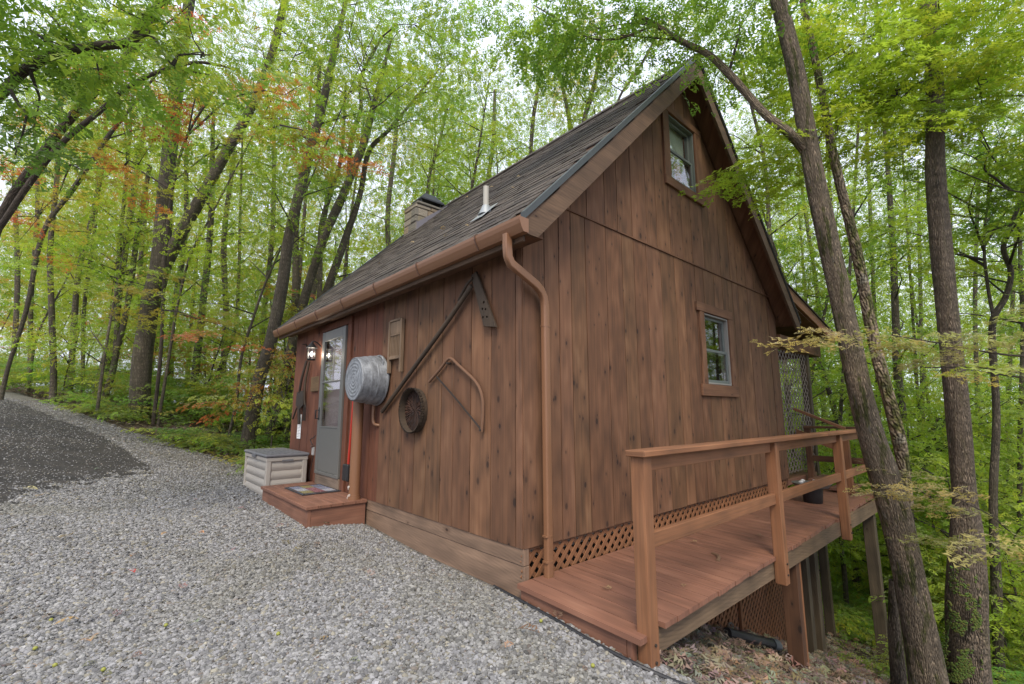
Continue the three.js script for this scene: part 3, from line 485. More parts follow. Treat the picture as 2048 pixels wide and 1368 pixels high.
{
  const s = thing('sieve', 'round wooden grain sieve hung on the wall', 'sieve', null, V(-.005, 1.01, -1.59));
  const ring = (r0, r1, x0, x1) => new THREE.LatheGeometry([[r0, x0], [r1, x0], [r1, x1], [r0, x1], [r0, x0]].map(q => new THREE.Vector2(...q)), 48).rotateZ(Math.PI / 2);
  mesh('hoop', ring(.213, .222, 0, .075), M.weather, s); mesh('outer_hoop', ring(.223, .229, .045, .08), std({ ...paleMaps, color: RGB(.40, .35, .27) }), s); mesh('mesh_bottom', ring(.0, .2125, .006, .012), std({ ...redMaps, color: RGB(.5, .55, .55) }), s);
}
{
  const s = thing('bow_saw', 'rusty bow saw with bent tube frame hung on the wall', 'saw');
  mesh('frame', sweep(circle(.014, 8), smooth([V(-.035, 1.285, -1.305), V(-.035, 1.40, -1.11), V(-.035, 1.478, -.985), V(-.035, 1.482, -.94), V(-.035, 1.40, -.80), V(-.035, 1.25, -.56), V(-.035, 1.17, -.487), V(-.035, 1.08, -.455), V(-.035, .95, -.452), V(-.035, .83, -.465)], 40), V(1, 0, 0)), M.rust, s);
  mesh('blade', sweep([[-.0015, -.009], [.0015, -.009], [.0015, .009], [-.0015, .009]], [V(-.036, 1.332, -1.18), V(-.036, 1.08, -.8), V(-.036, .845, -.468)], V(0, 1, 0)), M.iron, s);
  for (const [y, z] of [[.845, -.468], [1.44, -.975]]) mesh('nut', new THREE.CylinderGeometry(.012, .012, .04, 6).rotateZ(Math.PI / 2).translate(-.035, y, z), M.iron, s);
}
{ // shovel, fork, sickle by the far end
  const sh = thing('shovel', 'old iron shovel with dark handle hung beside the lantern', 'shovel');
  mesh('handle', sweep(circle(.019, 7), smooth([V(-.04, 1.80, -5.0), V(-.06, 1.55, -5.1), V(-.05, 1.3, -5.22)], 8), V(1, 0, 0)), M.iron, sh);
  mesh('blade', prism([[1.31, -5.34], [1.33, -5.03], [1.1, -5.0], [1.04, -5.15], [1.1, -5.36]], 0, -.055, -.045), M.iron, sh); mesh('socket', sweep(circle(.022, 6), [V(-.05, 1.1, -5.2), V(-.04, .8, -5.16)], V(1, 0, 0)), M.iron, sh); mesh('strap', sweep(circle(.012, 6), [V(-.045, 1.06, -5.32), V(-.03, .88, -5.53)], V(1, 0, 0)), M.iron, sh);
  const fk = thing('pitchfork', 'four-tined garden fork with worn wooden handle hung beside the door', 'fork');
  mesh('handle', sweep(circle(.017, 7), smooth([V(-.04, 1.78, -4.86), V(-.05, 1.5, -4.95), V(-.05, 1.2, -4.95), V(-.05, 1.1, -4.9)], 10), V(1, 0, 0)), M.weather, fk);
  for (let k = 0; k < 4; k++) mesh('tine', sweep(circle(.006, 5), smooth([V(-.05, 1.12, -4.9), V(-.055, 1.06, -4.95 + k * .034), V(-.05, .86, -4.96 + k * .036)], 6), V(1, 0, 0)), M.iron, fk);
  const sc = mesh('sickle', sweep([[-.002, -.012], [.002, -.012], [.002, .012], [-.002, .012]], smooth([V(-.02, 2.1, -5.32), V(-.02, 2.08, -5.15), V(-.02, 1.95, -5.0), V(-.02, 1.82, -4.97)], 10), V(1, 0, 0)), M.iron); tag(sc, 'thin curved iron sickle blade hung under the eave', 'sickle');
  const pl = mesh('plaque', box([-.03, 1.30, -4.77], [-.006, 1.525, -4.39], 2, .006), std({ ...paleMaps, bumpScale: .003, color: RGB(.80, .66, .42) })); tag(pl, 'small tan wooden plaque beside the door', 'plaque');
  const pc = document.createElement('canvas'); pc.width = 64; pc.height = 128; const cx = pc.getContext('2d'); cx.fillStyle = '#f2f0ec'; cx.fillRect(0, 0, 64, 128); cx.fillStyle = '#8a8a8c'; for (let k = 0; k < 14; k++) cx.fillRect(9, 12 + k * 8, 20 + (k * 17) % 27, 2); const pt = new THREE.CanvasTexture(pc); pt.colorSpace = THREE.SRGBColorSpace;
  const pg = new THREE.PlaneGeometry(.18, .38).rotateY(-Math.PI / 2); const pp = mesh('notice', merge([pg.clone().translate(0, 0, 0), pg.clone().rotateY(Math.PI).translate(.0012, 0, 0)]), std({ map: pt, roughness: .9 })); pp.position.set(-.012, .765, -5.24); tag(pp, 'white paper notice pinned to the wall below the shovel', 'notice');
}
{ // lantern
  const l = thing('wall_lantern', 'lit black carriage lantern on a bracket beside the door', 'lantern', null, V(0, 1.9, -4.39));
  mesh('wall_plate', box([-.022, -.09, -.05], [-.004, .09, .05], 1, .006), M.black, l); mesh('arm', sweep(circle(.009, 7), smooth([V(-.02, .03, 0), V(-.08, .1, 0), V(-.15, .13, 0), V(-.17, .10, 0)], 12)), M.black, l);
  mesh('roof', new THREE.CylinderGeometry(.018, .085, .075, 8).translate(-.17, .065, 0), M.black, l); mesh('finial', new THREE.SphereGeometry(.018, 8, 6).translate(-.17, .108, 0), M.black, l);
  mesh('base', new THREE.CylinderGeometry(.062, .055, .018, 8).translate(-.17, -.145, 0), M.black, l);
  for (let k = 0; k < 6; k++) { const a = k / 6 * 6.283; mesh('bar', box([-.004, -.14, -.004], [.004, .03, .004], 1, 0).translate(-.17 + .058 * Math.cos(a), 0, .058 * Math.sin(a)), M.black, l); }
  mesh('glass', new THREE.CylinderGeometry(.054, .052, .165, 6, 1, true).translate(-.17, -.055, 0), M.glass, l);
  mesh('bulb', new THREE.SphereGeometry(.024, 12, 8).scale(1, 1.5, 1).translate(-.17, -.06, 0), std({ color: RGB(1, 1, 1), emissive: RGB(1, .96, .88), emissiveIntensity: 2.5 }), l);
  const pl = new THREE.PointLight(0xfff0d8, .2); pl.position.set(-.17, 1.84, -4.39); pl.castShadow = true; scene.add(pl);
}
{ // outlet with plug and cord
  const o = thing('outlet_box', 'small grey weatherproof outlet box with cord on the wall above the step', 'outlet', null, V(0, .43, -4.45));
  mesh('cover', box([-.05, -.06, -.035], [-.004, .06, .035], 1, .008), std({ color: RGB(.4, .39, .37), roughness: .5 }), o); mesh('plug', box([-.075, .055, -.02], [-.02, .085, .03], 1, .006), M.copperDark, o);
  mesh('cord', sweep(circle(.006, 6), smooth([V(-.05, .09, 0), V(-.07, .16, -.05), V(-.04, .2, .02), V(-.03, .23, .04)], 14)), M.black, o); mesh('cord', sweep(circle(.006, 6), smooth([V(-.03, -.06, -.01), V(-.035, -.2, -.03), V(-.05, -.32, -.06), V(-.03, -.42, -.08)], 12)), M.black, o);
  const s = thing('snow_shovel', 'red-handled shovel with black pan standing between door and pipe', 'shovel', null, V(-.06, 0, -3.1));
  mesh('handle', sweep(circle(.016, 8), [V(0, .3, 0), V(.02, 1.25, .02)]), std({ color: RGB(.45, .035, .02), roughness: .45 }), s); mesh('pan', box([-.05, .16, -.06], [.0, .36, .1], 1, .012), M.black, s);
}
{ // step with doormat
  const st = thing('door_step', 'low brown board step below the storm door', 'step');
  const n = 5, x0 = -.69, x1 = -.012; for (let k = 0; k < n; k++) { const a = x0 + (x1 - x0) / n * k; mesh('tread_board', box([a + .0015, -.036, -4.47], [a + (x1 - x0) / n - .0015, 0, -2.62], 2, .004), M.deck[k % 4], st); }
  mesh('side_board', box([-.665, -.5, -4.45], [-.627, -.037, -2.64], 2, .003), M.deck[1], st); mesh('end_board', box([-.626, -.5, -2.678], [-.02, -.037, -2.641], 0, .003), M.deck[0], st); mesh('end_board', box([-.626, -.5, -4.45], [-.02, -.037, -4.413], 0, .003), M.deck[0], st);
  const cv = document.createElement('canvas'); cv.width = 256; cv.height = 160; const c = cv.getContext('2d'), r = rng(8), cols = ['#6d7288', '#74343a', '#80733a', '#9a9ca4', '#5d637a', '#7a4048', '#7d7442'];
  c.fillStyle = '#26262a'; c.fillRect(0, 0, 256, 160);
  for (let j = 0; j < 3; j++) for (let i = 0; i < 3; i++) { c.fillStyle = cols[(i * 2 + j * 3) % 7]; c.fillRect(10 + i * 79, 10 + j * 47, 77, 45); }
  for (let k = 0; k < 1500; k++) { c.fillStyle = pick([...cols, '#d8d8dc', '#33333a'], r); c.fillRect(10 + r() * 234, 10 + r() * 138, 3, 2); }
  const t = new THREE.CanvasTexture(cv); t.colorSpace = THREE.SRGBColorSpace;
  const mat = thing('doormat', 'multicoloured patchwork doormat with dark border lying on the step', 'doormat', null, V(-.27, .003, -3.7));
  mesh('border', box([-.235, 0, -.37], [.235, .009, .37], 2, .003), std({ color: RGB(.03, .03, .035), roughness: .95 }), mat);
  mesh('pile', new THREE.BoxGeometry(.43, .004, .70).translate(0, .011, 0), std({ map: t, roughness: 1, bumpMap: nbump(60, 1, 128), bumpScale: .004 }), mat);
}
{ // resin storage box: slatted panels between corner posts, lid with an overhang
  const b = thing('storage_box', 'beige plastic storage box with grey lid against the cabin wall', 'storage box', null, V(0, 0, 0));
  const x0 = -.62, x1 = -.07, z0 = -5.82, z1 = -4.55, y0 = -.24, y1 = .36;
  mesh('body', box([x0 + .03, y0, z0 + .03], [x1 - .03, y1, z1 - .03], 1, 0), M.boxBody, b);
  for (const x of [x0, x1 - .07]) for (const z of [z0, z1 - .07]) mesh('corner_post', box([x, y0, z], [x + .07, y1, z + .07], 1, .012), M.boxBody, b);
  const prof = hh => { const o = []; for (let k = 0; k <= 6; k++) { const t = k / 6; o.push([.012 + .018 * Math.sin(t * Math.PI), t * hh]); } return o; };
  for (let k = 0; k < 4; k++) {
    const ya = y0 + .05 + k * .122, f = prof(.116);
    const zf = prism([...f.map(q => [z1 - .04 + q[0], ya + q[1]]), [z1 - .05, ya + .116], [z1 - .05, ya]].map(q => [q[1], q[0]]), 0, x0 + .071, x1 - .071, 0);
    mesh('panel_slat', zf, M.boxBody, b);
    mesh('panel_slat', prism([...f.map(q => [x0 + .04 - q[0], ya + q[1]]), [x0 + .05, ya + .116], [x0 + .05, ya]], 2, z0 + .071, z1 - .071, 2), M.boxBody, b);
  }
  mesh('rim', box([x0 - .004, y1 - .055, z0 - .004], [x1 + .004, y1, z1 + .004], 2, .008), M.boxBody, b); mesh('grip', box([x0 + .2, y1 - .06, z1 + .003], [x1 - .2, y1 - .035, z1 + .008], 0, 0), M.boxLid, b);
  const ld = mesh('lid', box([x0 - .02, y1 + .002, z0 - .02], [x1 + .02, y1 + .045, z1 + .02], 2, .014), M.boxLid, b);
  for (let k = 0; k < 5; k++) mesh('lid_rib', box([x0 + .06 + k * .09, y1 + .044, z0 + .05], [x0 + .10 + k * .09, y1 + .051, z1 - .05], 2, .002), M.boxLid, ld);
  mesh('latch', box([x0 - .03, y1 - .03, (z0 + z1) / 2 - .09], [x0 - .005, y1 + .03, (z0 + z1) / 2 + .09], 2, .008), M.boxLid, ld);
}
{ // grill tray on the deck, a stick, drain pipe under the deck, black hose along the foundation
  const g = thing('planter', 'dark round pot with grey tray standing on the deck by the porch steps', 'pot', null, V(5.0, -.235, .45));
  mesh('pot', new THREE.LatheGeometry([[0, 0], [.11, 0], [.13, .2], [.14, .2], [.14, .215], [0, .215]].map(q => new THREE.Vector2(...q)), 24), M.black, g); mesh('tray', new THREE.CylinderGeometry(.24, .2, .05, 24).translate(0, .24, 0), std({ color: RGB(.16, .16, .16), metalness: .5, roughness: .5 }), g);
  for (let k = 0; k < 5; k++) mesh('pebble', new THREE.IcosahedronGeometry(.03, 1).scale(1, .7, 1).translate(.14 * Math.cos(k * 1.3), .275, .14 * Math.sin(k * 1.3)), std({ color: RGB(.5, .5, .5) }), g);
  const s = mesh('stick', sweep(circle(.016, 6), smooth([V(1.55, -.235, .7), V(1.66, -.228, .66), V(1.72, -.235, .58)], 6), V(0, 1, 0), true), std({ color: RGB(.16, .09, .05) })); tag(s, 'short piece of broken branch lying on the deck', 'stick');
  const c0 = [2.5, .3], d0 = V(c0[0], h(...c0) + .08, c0[1]), d1 = V(3.2, h(3.2, .5) + .07, .5), dp = thing('drain_pipe', 'black plastic drain pipe lying in leaves under the deck', 'pipe');
  mesh('pipe', sweep(circle(.055, 12), [d0, d0.clone().lerp(d1, .5), d1]), M.black, dp); mesh('collar', sweep(circle(.065, 12), [d1.clone().lerp(d0, .12), d1]), std({ color: RGB(.08, .09, .1), roughness: .5 }), dp);
  const hp = []; for (const [x, z] of [[-.03, -.3], [-.07, .02], [-.09, .4], [-.10, .75], [-.06, 1.02], [.1, 1.2], [.3, 1.35], [.6, 1.5], [.9, 1.55]]) hp.push(V(x, h(x, z) + .028, z));
  tag(mesh('garden_hose', sweep(circle(.011, 7), smooth(hp, 40)), M.black), 'black hose lying along the edge of gravel and deck', 'hose');
}
// ---------------------------------------------------------------- trees
const barkMaps = (seed, base, moss) => {
  const N = 512, K = new Float32Array(N * N); for (let j = 0; j < N; j++) for (let i = 0; i < N; i++) { const u = i / N, v = j / N, w = .035 * wrapN(u, v, 6, 6, seed), a = Math.abs(wrapN(u + w, v, 40, 15, seed + 1)), c = Math.abs(wrapN(u, v + w, 16, 34, seed + 5)); K[j * N + i] = clamp(.25 + .6 * Math.min(1, a * 3.4) * (.65 + .35 * Math.min(1, c * 4)) + .4 * wrapN(u, v, 90, 60, seed + 2)); }
  const f = (u, v) => K[Math.round(v * N) * N + Math.round(u * N)];
  return { map: tex(512, 512, (u, v) => { const k = f(u, v), m = .5 + .7 * k + .25 * wrapN(u, v, 5, 5, seed + 4), g = moss * sstep(.02, .35, wrapN(u, v, 7, 5, seed + 6) + .5 * wrapN(u, v, 30, 24, seed + 8)), li = sstep(.32, .45, wrapN(u, v, 14, 12, seed + 11)) * .5; return [0, 1, 2].map(i => (base[i] * m * (1 - g) + [.27, .29, .10][i] * (.6 + .6 * k) * g) * (1 - li) + li * [.50, .51, .46][i] * m); }, 1.0, 1.6), bumpMap: tex(512, 512, f, 1.0, 1.6, false) };
};
M.bark = [std({ ...barkMaps(51, [.56, .50, .42], .85), bumpScale: .03, roughness: .95 }), std({ ...barkMaps(61, [.56, .50, .43], .15), bumpScale: .04, roughness: .95 }), std({ ...barkMaps(71, [.42, .385, .33], .16), bumpScale: .014, roughness: .95 }), std({ ...barkMaps(81, [.34, .30, .26], .06), bumpScale: .014, roughness: .95 })];
M.twig = std({ color: RGB(.05, .042, .035), roughness: .95 });
function trunkGeo(pts, rad, radial, seg, seed, rough = .06) {
  const curve = new THREE.CatmullRomCurve3(pts, false, 'centripetal'), pos = [], uv = [], idx = []; let u = V(0, 0, 1), len = 0, prev = null; const circ = Math.max(.25, Math.round(6.28 * rad[0] / .5) * .5);
  for (let i = 0; i <= seg; i++) {
    const t = i / seg, p = curve.getPoint(t), tg = curve.getTangent(t); u = u.clone().addScaledVector(tg, -u.dot(tg)).normalize(); const s = V().crossVectors(tg, u), k = t * (rad.length - 1), a = Math.min(rad.length - 2, Math.floor(k)), r = rad[a] + (rad[a + 1] - rad[a]) * (k - a);
    if (prev) len += p.distanceTo(prev); prev = p;
    for (let j = 0; j <= radial; j++) { const th = (j % radial) / radial * 6.28318, q = r * (1 + rough * (1.6 * pn.noise(Math.cos(th) * 1.3 + seed, len * .9, Math.sin(th) * 1.3) + .8 * pn.noise(Math.cos(th) * 5 + seed, len * 2.2, Math.sin(th) * 5))); pos.push(...p.clone().addScaledVector(s, Math.cos(th) * q).addScaledVector(u, Math.sin(th) * q).toArray()); uv.push(j / radial * circ, len + seed); }
  }
  for (let i = 0; i < seg; i++) for (let j = 0; j < radial; j++) { const a = i * (radial + 1) + j, b = a + radial + 1; idx.push(a, a + 1, b, a + 1, b + 1, b); }
  const g = new THREE.BufferGeometry(); g.setAttribute('position', new THREE.Float32BufferAttribute(pos, 3)); g.setAttribute('uv', new THREE.Float32BufferAttribute(uv, 2)); g.setIndex(idx); g.computeVertexNormals(); return g;
}
// leaves: small folded blades gathered into sprays
function leafGeo(kind) { // leaf in the xz plane, stem at origin, tip along +z, unit length
  const O = kind === 'maple' ? [[0, 0], [.30, .02], [.52, .16], [.36, .32], [.58, .62], [.26, .6], [0, 1]] : kind === 'oak' ? [[0, 0], [.16, .16], [.34, .3], [.22, .45], [.36, .64], [.18, .8], [0, 1]] : [[0, 0], [.2, .22], [.26, .5], [.15, .8], [0, 1]];
  const tris = [], P = (x, z) => V(x, .16 * Math.abs(x) + .10 * Math.sin(z * 2.2) - .22 * z * z * .6, z);
  for (const s of [1, -1]) for (let i = 0; i + 1 < O.length; i++) { const a = P(s * O[i][0], O[i][1]), b = P(s * O[i + 1][0], O[i + 1][1]), c = P(0, Math.min(.75, (O[i][1] + O[i + 1][1]) / 2)); tris.push(s > 0 ? [c, b, a] : [c, a, b]); }
  return tris;
}
function sprayGeo(kind, n, size, spread, flat, seed) {
  const r = rng(seed), L = leafGeo(kind), pos = [], col = [], m = new THREE.Matrix4(), q = new THREE.Quaternion(), e = new THREE.Euler();
  for (let k = 0; k < n; k++) {
    const t = (k + .5) / n, side = k % 2 ? 1 : -1, a = (flat ? rr(.15, 1.15, r) : rr(0, 3.14, r)) * side, along = flat ? t * spread : rr(-.5, .5, r) * spread, rad = flat ? rr(.05, .42, r) * spread * (1 - .5 * t) : Math.cbrt(r()) * spread * .5;
    const p = flat ? V(Math.sin(a) * rad, rr(-.05, .05, r) - .08 * along, along + Math.cos(a) * rad) : V(rr(-1, 1, r), rr(-.7, .7, r), rr(-1, 1, r)).normalize().multiplyScalar(rad);
    const yaw = flat ? a + rr(-.5, .5, r) : rr(0, 6.28, r); e.set(flat ? rr(-.15, .5, r) : rr(-.2, 1.2, r), yaw, flat ? rr(-.4, .4, r) : rr(-.7, .7, r), 'YXZ'); q.setFromEuler(e);
    const s = size * rr(.7, 1.2, r); m.compose(p, q, V(s, s, s)); const sh = rr(.8, 1.2, r), yl = rr(-.06, .10, r);
    for (const t3 of L) for (const v of t3) { const w = v.clone().applyMatrix4(m); pos.push(w.x, w.y, w.z); col.push(sh * (1 + yl), sh, sh * (1 - yl)); }
  }
  const g = new THREE.BufferGeometry(); g.setAttribute('position', new THREE.Float32BufferAttribute(pos, 3)); g.setAttribute('color', new THREE.Float32BufferAttribute(col, 3)); g.computeVertexNormals(); return g;
}
const SP = { maple: [sprayGeo('maple', 36, .13, 1.0, true, 1), sprayGeo('maple', 34, .125, .95, true, 2)], oval: [sprayGeo('oval', 54, .138, 1.15, false, 3), sprayGeo('oval', 44, .142, 1.05, true, 4)], oak: [sprayGeo('oak', 16, .19, .75, true, 5), sprayGeo('oak', 14, .18, .7, false, 6)], far: [sprayGeo('oval', 60, .25, 2.4, false, 7)] };
M.leaf = new THREE.MeshPhysicalMaterial({ color: 0xffffff, vertexColors: true, roughness: 1, transmission: .6, thickness: 0, side: THREE.DoubleSide, specularIntensity: .4 });
const LC = { green: [[.19, .33, .035], [.23, .37, .038], [.16, .29, .035], [.27, .40, .04], [.21, .34, .05]], lime: [[.37, .50, .035], [.32, .46, .035], [.42, .51, .04], [.28, .43, .035]], yellow: [[.44, .44, .05], [.35, .43, .05], [.50, .42, .055]], orange: [[.50, .20, .045], [.44, .26, .045], [.52, .15, .045], [.38, .32, .045]], deep: [[.14, .26, .035], [.18, .30, .038], [.12, .23, .035]], pale: [[.44, .41, .14], [.48, .39, .12], [.38, .40, .10]], mid: [[.24, .38, .038], [.31, .43, .04], [.38, .46, .045], [.20, .34, .036]] };
function crownOf(parent, places, kind, r) { // places: [position, scale, palette]; one InstancedMesh per spray shape
  const shapes = SP[kind], e = new THREE.Euler(), q = new THREE.Quaternion();
  shapes.forEach((g, k) => {
    const ms = [], cs = []; places.forEach((p, i) => { if (i % shapes.length !== k) return; e.set(rr(-.3, .3, r), rr(0, 6.28, r), rr(-.3, .3, r)); q.setFromEuler(e); const s = p[1]; ms.push(new THREE.Matrix4().compose(p[0], q, V(s, s, s))); const c = pick(LC[p[2]], r), b = rr(.85, 1.15, r); cs.push(RGB(c[0] * b, c[1] * b, c[2] * b)); });
    if (ms.length) instanced('crown', g, M.leaf, ms, cs, parent).userData.kind = 'stuff';
  });
}
const limbGeo = (a, b, r0, r1, r, sag = .1) => { const m = a.clone().lerp(b, .5); m.y += sag; m.x += rr(-.12, .12, r); m.z += rr(-.12, .12, r); return trunkGeo([a, a.clone().lerp(m, .55), m, b], [r0, r1], 5, 6, r() * 9, .05); };
// automatic limbs and foliage round a stem curve
function foliage(curve, o, r, limbs, places) {
  for (let k = 0; k < o.n; k++) {
    const t = o.from + (1 - o.from) * Math.pow((k + r()) / o.n, .85), p = curve.getPoint(Math.min(1, t)), az = rr(0, 6.283, r), el = rr(.0, .75, r), len = rr(.5, 1, r) * o.len * (1.15 - .5 * t);
    const tip = p.clone().add(V(Math.cos(az) * Math.cos(el), Math.sin(el), Math.sin(az) * Math.cos(el)).multiplyScalar(len)); limbs.push(limbGeo(p, tip, .007 + .009 * len, .004, r));
    const n = Math.max(2, Math.round(len * o.dens)); for (let i = 0; i < n; i++) { const s = .3 + .75 * (i + r()) / n, q = p.clone().lerp(tip, s).add(V(rr(-.35, .35, r), rr(-.25, .3, r), rr(-.35, .35, r))); places.push([q, rr(.75, 1.25, r) * (o.size ?? 1), pick(o.pal, r)]); }
  }
}
let treeNo = 0;
// stems: lists of [u, v, width in px] at depth d; the first reaches down to the ground
function tree(o) {
  const r = rng(1000 + 37 * treeNo++), first = o.stems[0]; let D0 = o.d; if (o.foot) { const q = groundHit(first[0][0], first[0][1]), z = q ? toPix(q)[2] : 0; if (z > 5 && z < 24) D0 = z; }
  const t = thing(o.name ?? 'tree', o.label, 'tree', o.group, V(0, 0, 0)), limbs = [], places = [];
  o.stems.forEach((st, k) => {
    const dd = D0 + (o.ds?.[k] ?? 0), pts = st.map(q => pix(q[0], q[1], dd + (q[3] ?? 0))), rad = st.map(q => q[2] * dd / FPX / 2 / Math.hypot(1, (q[0] - 1024) / FPX));
    if (k === 0 || o.ground?.[k]) { const g = h(pts[0].x, pts[0].z); if (pts[0].y > g - .05) { const dn = pts[0].clone(); const dir = pts[0].clone().sub(pts[1]).normalize(); const s = clamp((pts[0].y - g) / Math.max(.3, -dir.y), 0, 3); dn.addScaledVector(dir, s * .5); dn.y = h(dn.x, dn.z) - .25; pts.unshift(dn); rad.unshift(rad[0] * 1.25); } else { pts[0].y = g - .25; } }
    if (o.tall && k < (o.tallStems ?? 1)) { const a = pts[pts.length - 1], b = pts[pts.length - 2], dir = a.clone().sub(b).normalize(); dir.y = Math.max(dir.y, .85); dir.normalize(); const ext = Math.max(0, o.tall - a.y); if (ext > .5) { pts.push(a.clone().addScaledVector(dir, ext * .55), a.clone().addScaledVector(dir, ext * 1.05)); rad.push(rad[rad.length - 1] * .75, rad[rad.length - 1] * .35); } }
    const seg = o.near ? 60 : Math.max(14, pts.length * 4); mesh(k === 0 ? 'trunk' : 'stem', trunkGeo(pts, rad, o.near ? 28 : 10, seg, 1 + treeNo * 3.7 + k, o.near ? .09 : .06), o.bark ?? M.bark[2], t);
    if (o.crown && (o.crownStems ?? 99) > k) foliage(new THREE.CatmullRomCurve3(pts, false, 'centripetal'), o.crown, r, limbs, places);
  });
  for (const b of o.blobs ?? []) { // [u, v, radius px, sprays, palette, depth, fromU, fromV]: foliage masses read off the photograph, hung on a limb
    const D = b[5] ?? o.d, c = pix(b[0], b[1], D), R = b[2] * D / FPX, s = b[6] !== undefined ? pix(b[6], b[7], b[8] ?? D) : null; if (s) limbs.push(limbGeo(s, c, .018, .005, r, .05));
    for (let k = 0; k < b[3]; k++) { const a = rr(0, 6.283, r), q = Math.sqrt(r()), dd = rr(-1, 1, r) * Math.min(R, 1.6) * .8, p = c.clone().addScaledVector(RT, Math.cos(a) * q * R * (b[9] ?? 1)).addScaledVector(V(0, 1, 0), Math.sin(a) * q * R * (b[10] ?? .75)).addScaledVector(V(FW.x, 0, FW.z).normalize(), dd); places.push([p, rr(.8, 1.2, r) * (o.size ?? 1), Array.isArray(b[4]) ? pick(b[4], r) : b[4]]); if (s && k % 7 === 0) limbs.push(limbGeo(c.clone().lerp(s, r() * .6), p, .008, .003, r, .02)); }
  }
  if (limbs.length) mesh('limbs', merge(limbs), M.twig, t).userData.kind = 'stuff';
  if (places.length) crownOf(t, places, o.leaf ?? 'oval', r);
  return t;
}
const GL = 'trees of the wood behind the driveway', GR = 'trees on the slope below the deck';
const CR = (n, len, dens, from, pal, size) => ({ n, len, dens, from, pal, size });
// the two big trees by the deck
tree({ name: 'oak_tree', near: true, label: 'mossy two-stemmed tree leaning over the cabin roof beside the deck railing', d: 4.3, bark: M.bark[0], tall: 9, ground: [1, 0, 1],
  stems: [[[1862, 1400, 96], [1855, 1360, 84], [1820, 1155, 70], [1783, 1000, 72], [1741, 870, 60], [1720, 785, 52], [1690, 640, 46], [1660, 500, 44], [1628, 347, 42], [1592, 146, 37], [1556, 0, 32]], [[1818, 1010, 22, .16], [1796, 870, 34, .2], [1752, 700, 28, .25], [1712, 500, 25, .3], [1675, 347, 21, .35], [1646, 200, 18, .4], [1605, 0, 15, .45]], [[1800, 1400, 44, .35], [1790, 1270, 30, .35], [1783, 1160, 12, .3]], [[1612, 300, 24], [1575, 262, 20], [1536, 233, 19, .1], [1511, 207, 18, .2], [1457, 147, 17, .3], [1417, 110, 15, .4], [1357, 80, 13, .5], [1311, 50, 11, .6], [1271, 28, 8, .7]], [[1311, 50, 5, .6], [1237, 77, 5, .7], [1184, 77, 4, .8], [1141, 53, 4, .9], [1067, 10, 3, 1]], [[1357, 80, 5, .5], [1300, 75, 4, .55], [1240, 70, 3, .6]]],
  leaf: 'oval', blobs: [[1180, 60, 100, 18, 'green', 5.2, 1311, 50], [1330, 40, 80, 12, 'green', 5, 1357, 80], [1480, 40, 80, 14, ['green', 'mid'], 4.8, 1457, 147], [1090, 30, 70, 10, 'green', 5.3]] });
tree({ name: 'oak_tree', near: true, label: 'straight rough-barked tree with moss covered base standing alone downhill of the deck', d: 4.8, bark: M.bark[1], tall: 9,
  stems: [[[1948, 1420, 108], [1938, 1348, 92], [1932, 1198, 86], [1931, 1079, 72], [1929, 1000, 54], [1916, 829, 52], [1901, 683, 47], [1882, 500, 46], [1871, 347, 42], [1870, 183, 39], [1854, 0, 36]]], blobs: [] });
{ // moss cushions at its foot
  const ms = [], cs = [], r = rng(77); for (let k = 0; k < 3200; k++) { const v = 1090 + 320 * Math.sqrt(r()), w = 30 + (v - 1030) * .05, u = 1932 + rr(-1, 1, r) * w * .95 + (v > 1250 ? -rr(0, 40, r) * (v - 1250) / 100 : 0), off = (u - 1932) / w, p = pix(u, v, 4.8 - .24 * Math.sqrt(Math.max(0, 1 - Math.min(1, off * off))) * (v > 1100 ? 1 : .8) - .01); if (fbm(p.x * 6, p.y * 5, p.z * 6) + .0006 * (v - 1240) < .04) continue; const s = rr(.006, .015, r); ms.push(new THREE.Matrix4().compose(p, new THREE.Quaternion().setFromEuler(new THREE.Euler(r() * 3, r() * 3, 0)), V(s, s * .6, s))); cs.push(RGB(rr(.06, .10, r), rr(.09, .135, r), .02)); }
  tag(instanced('moss', new THREE.IcosahedronGeometry(1, 1), std({ roughness: 1 }), ms, cs, scene), 'green moss cushions at the foot of the straight tree', 'moss', null, 'stuff');
}
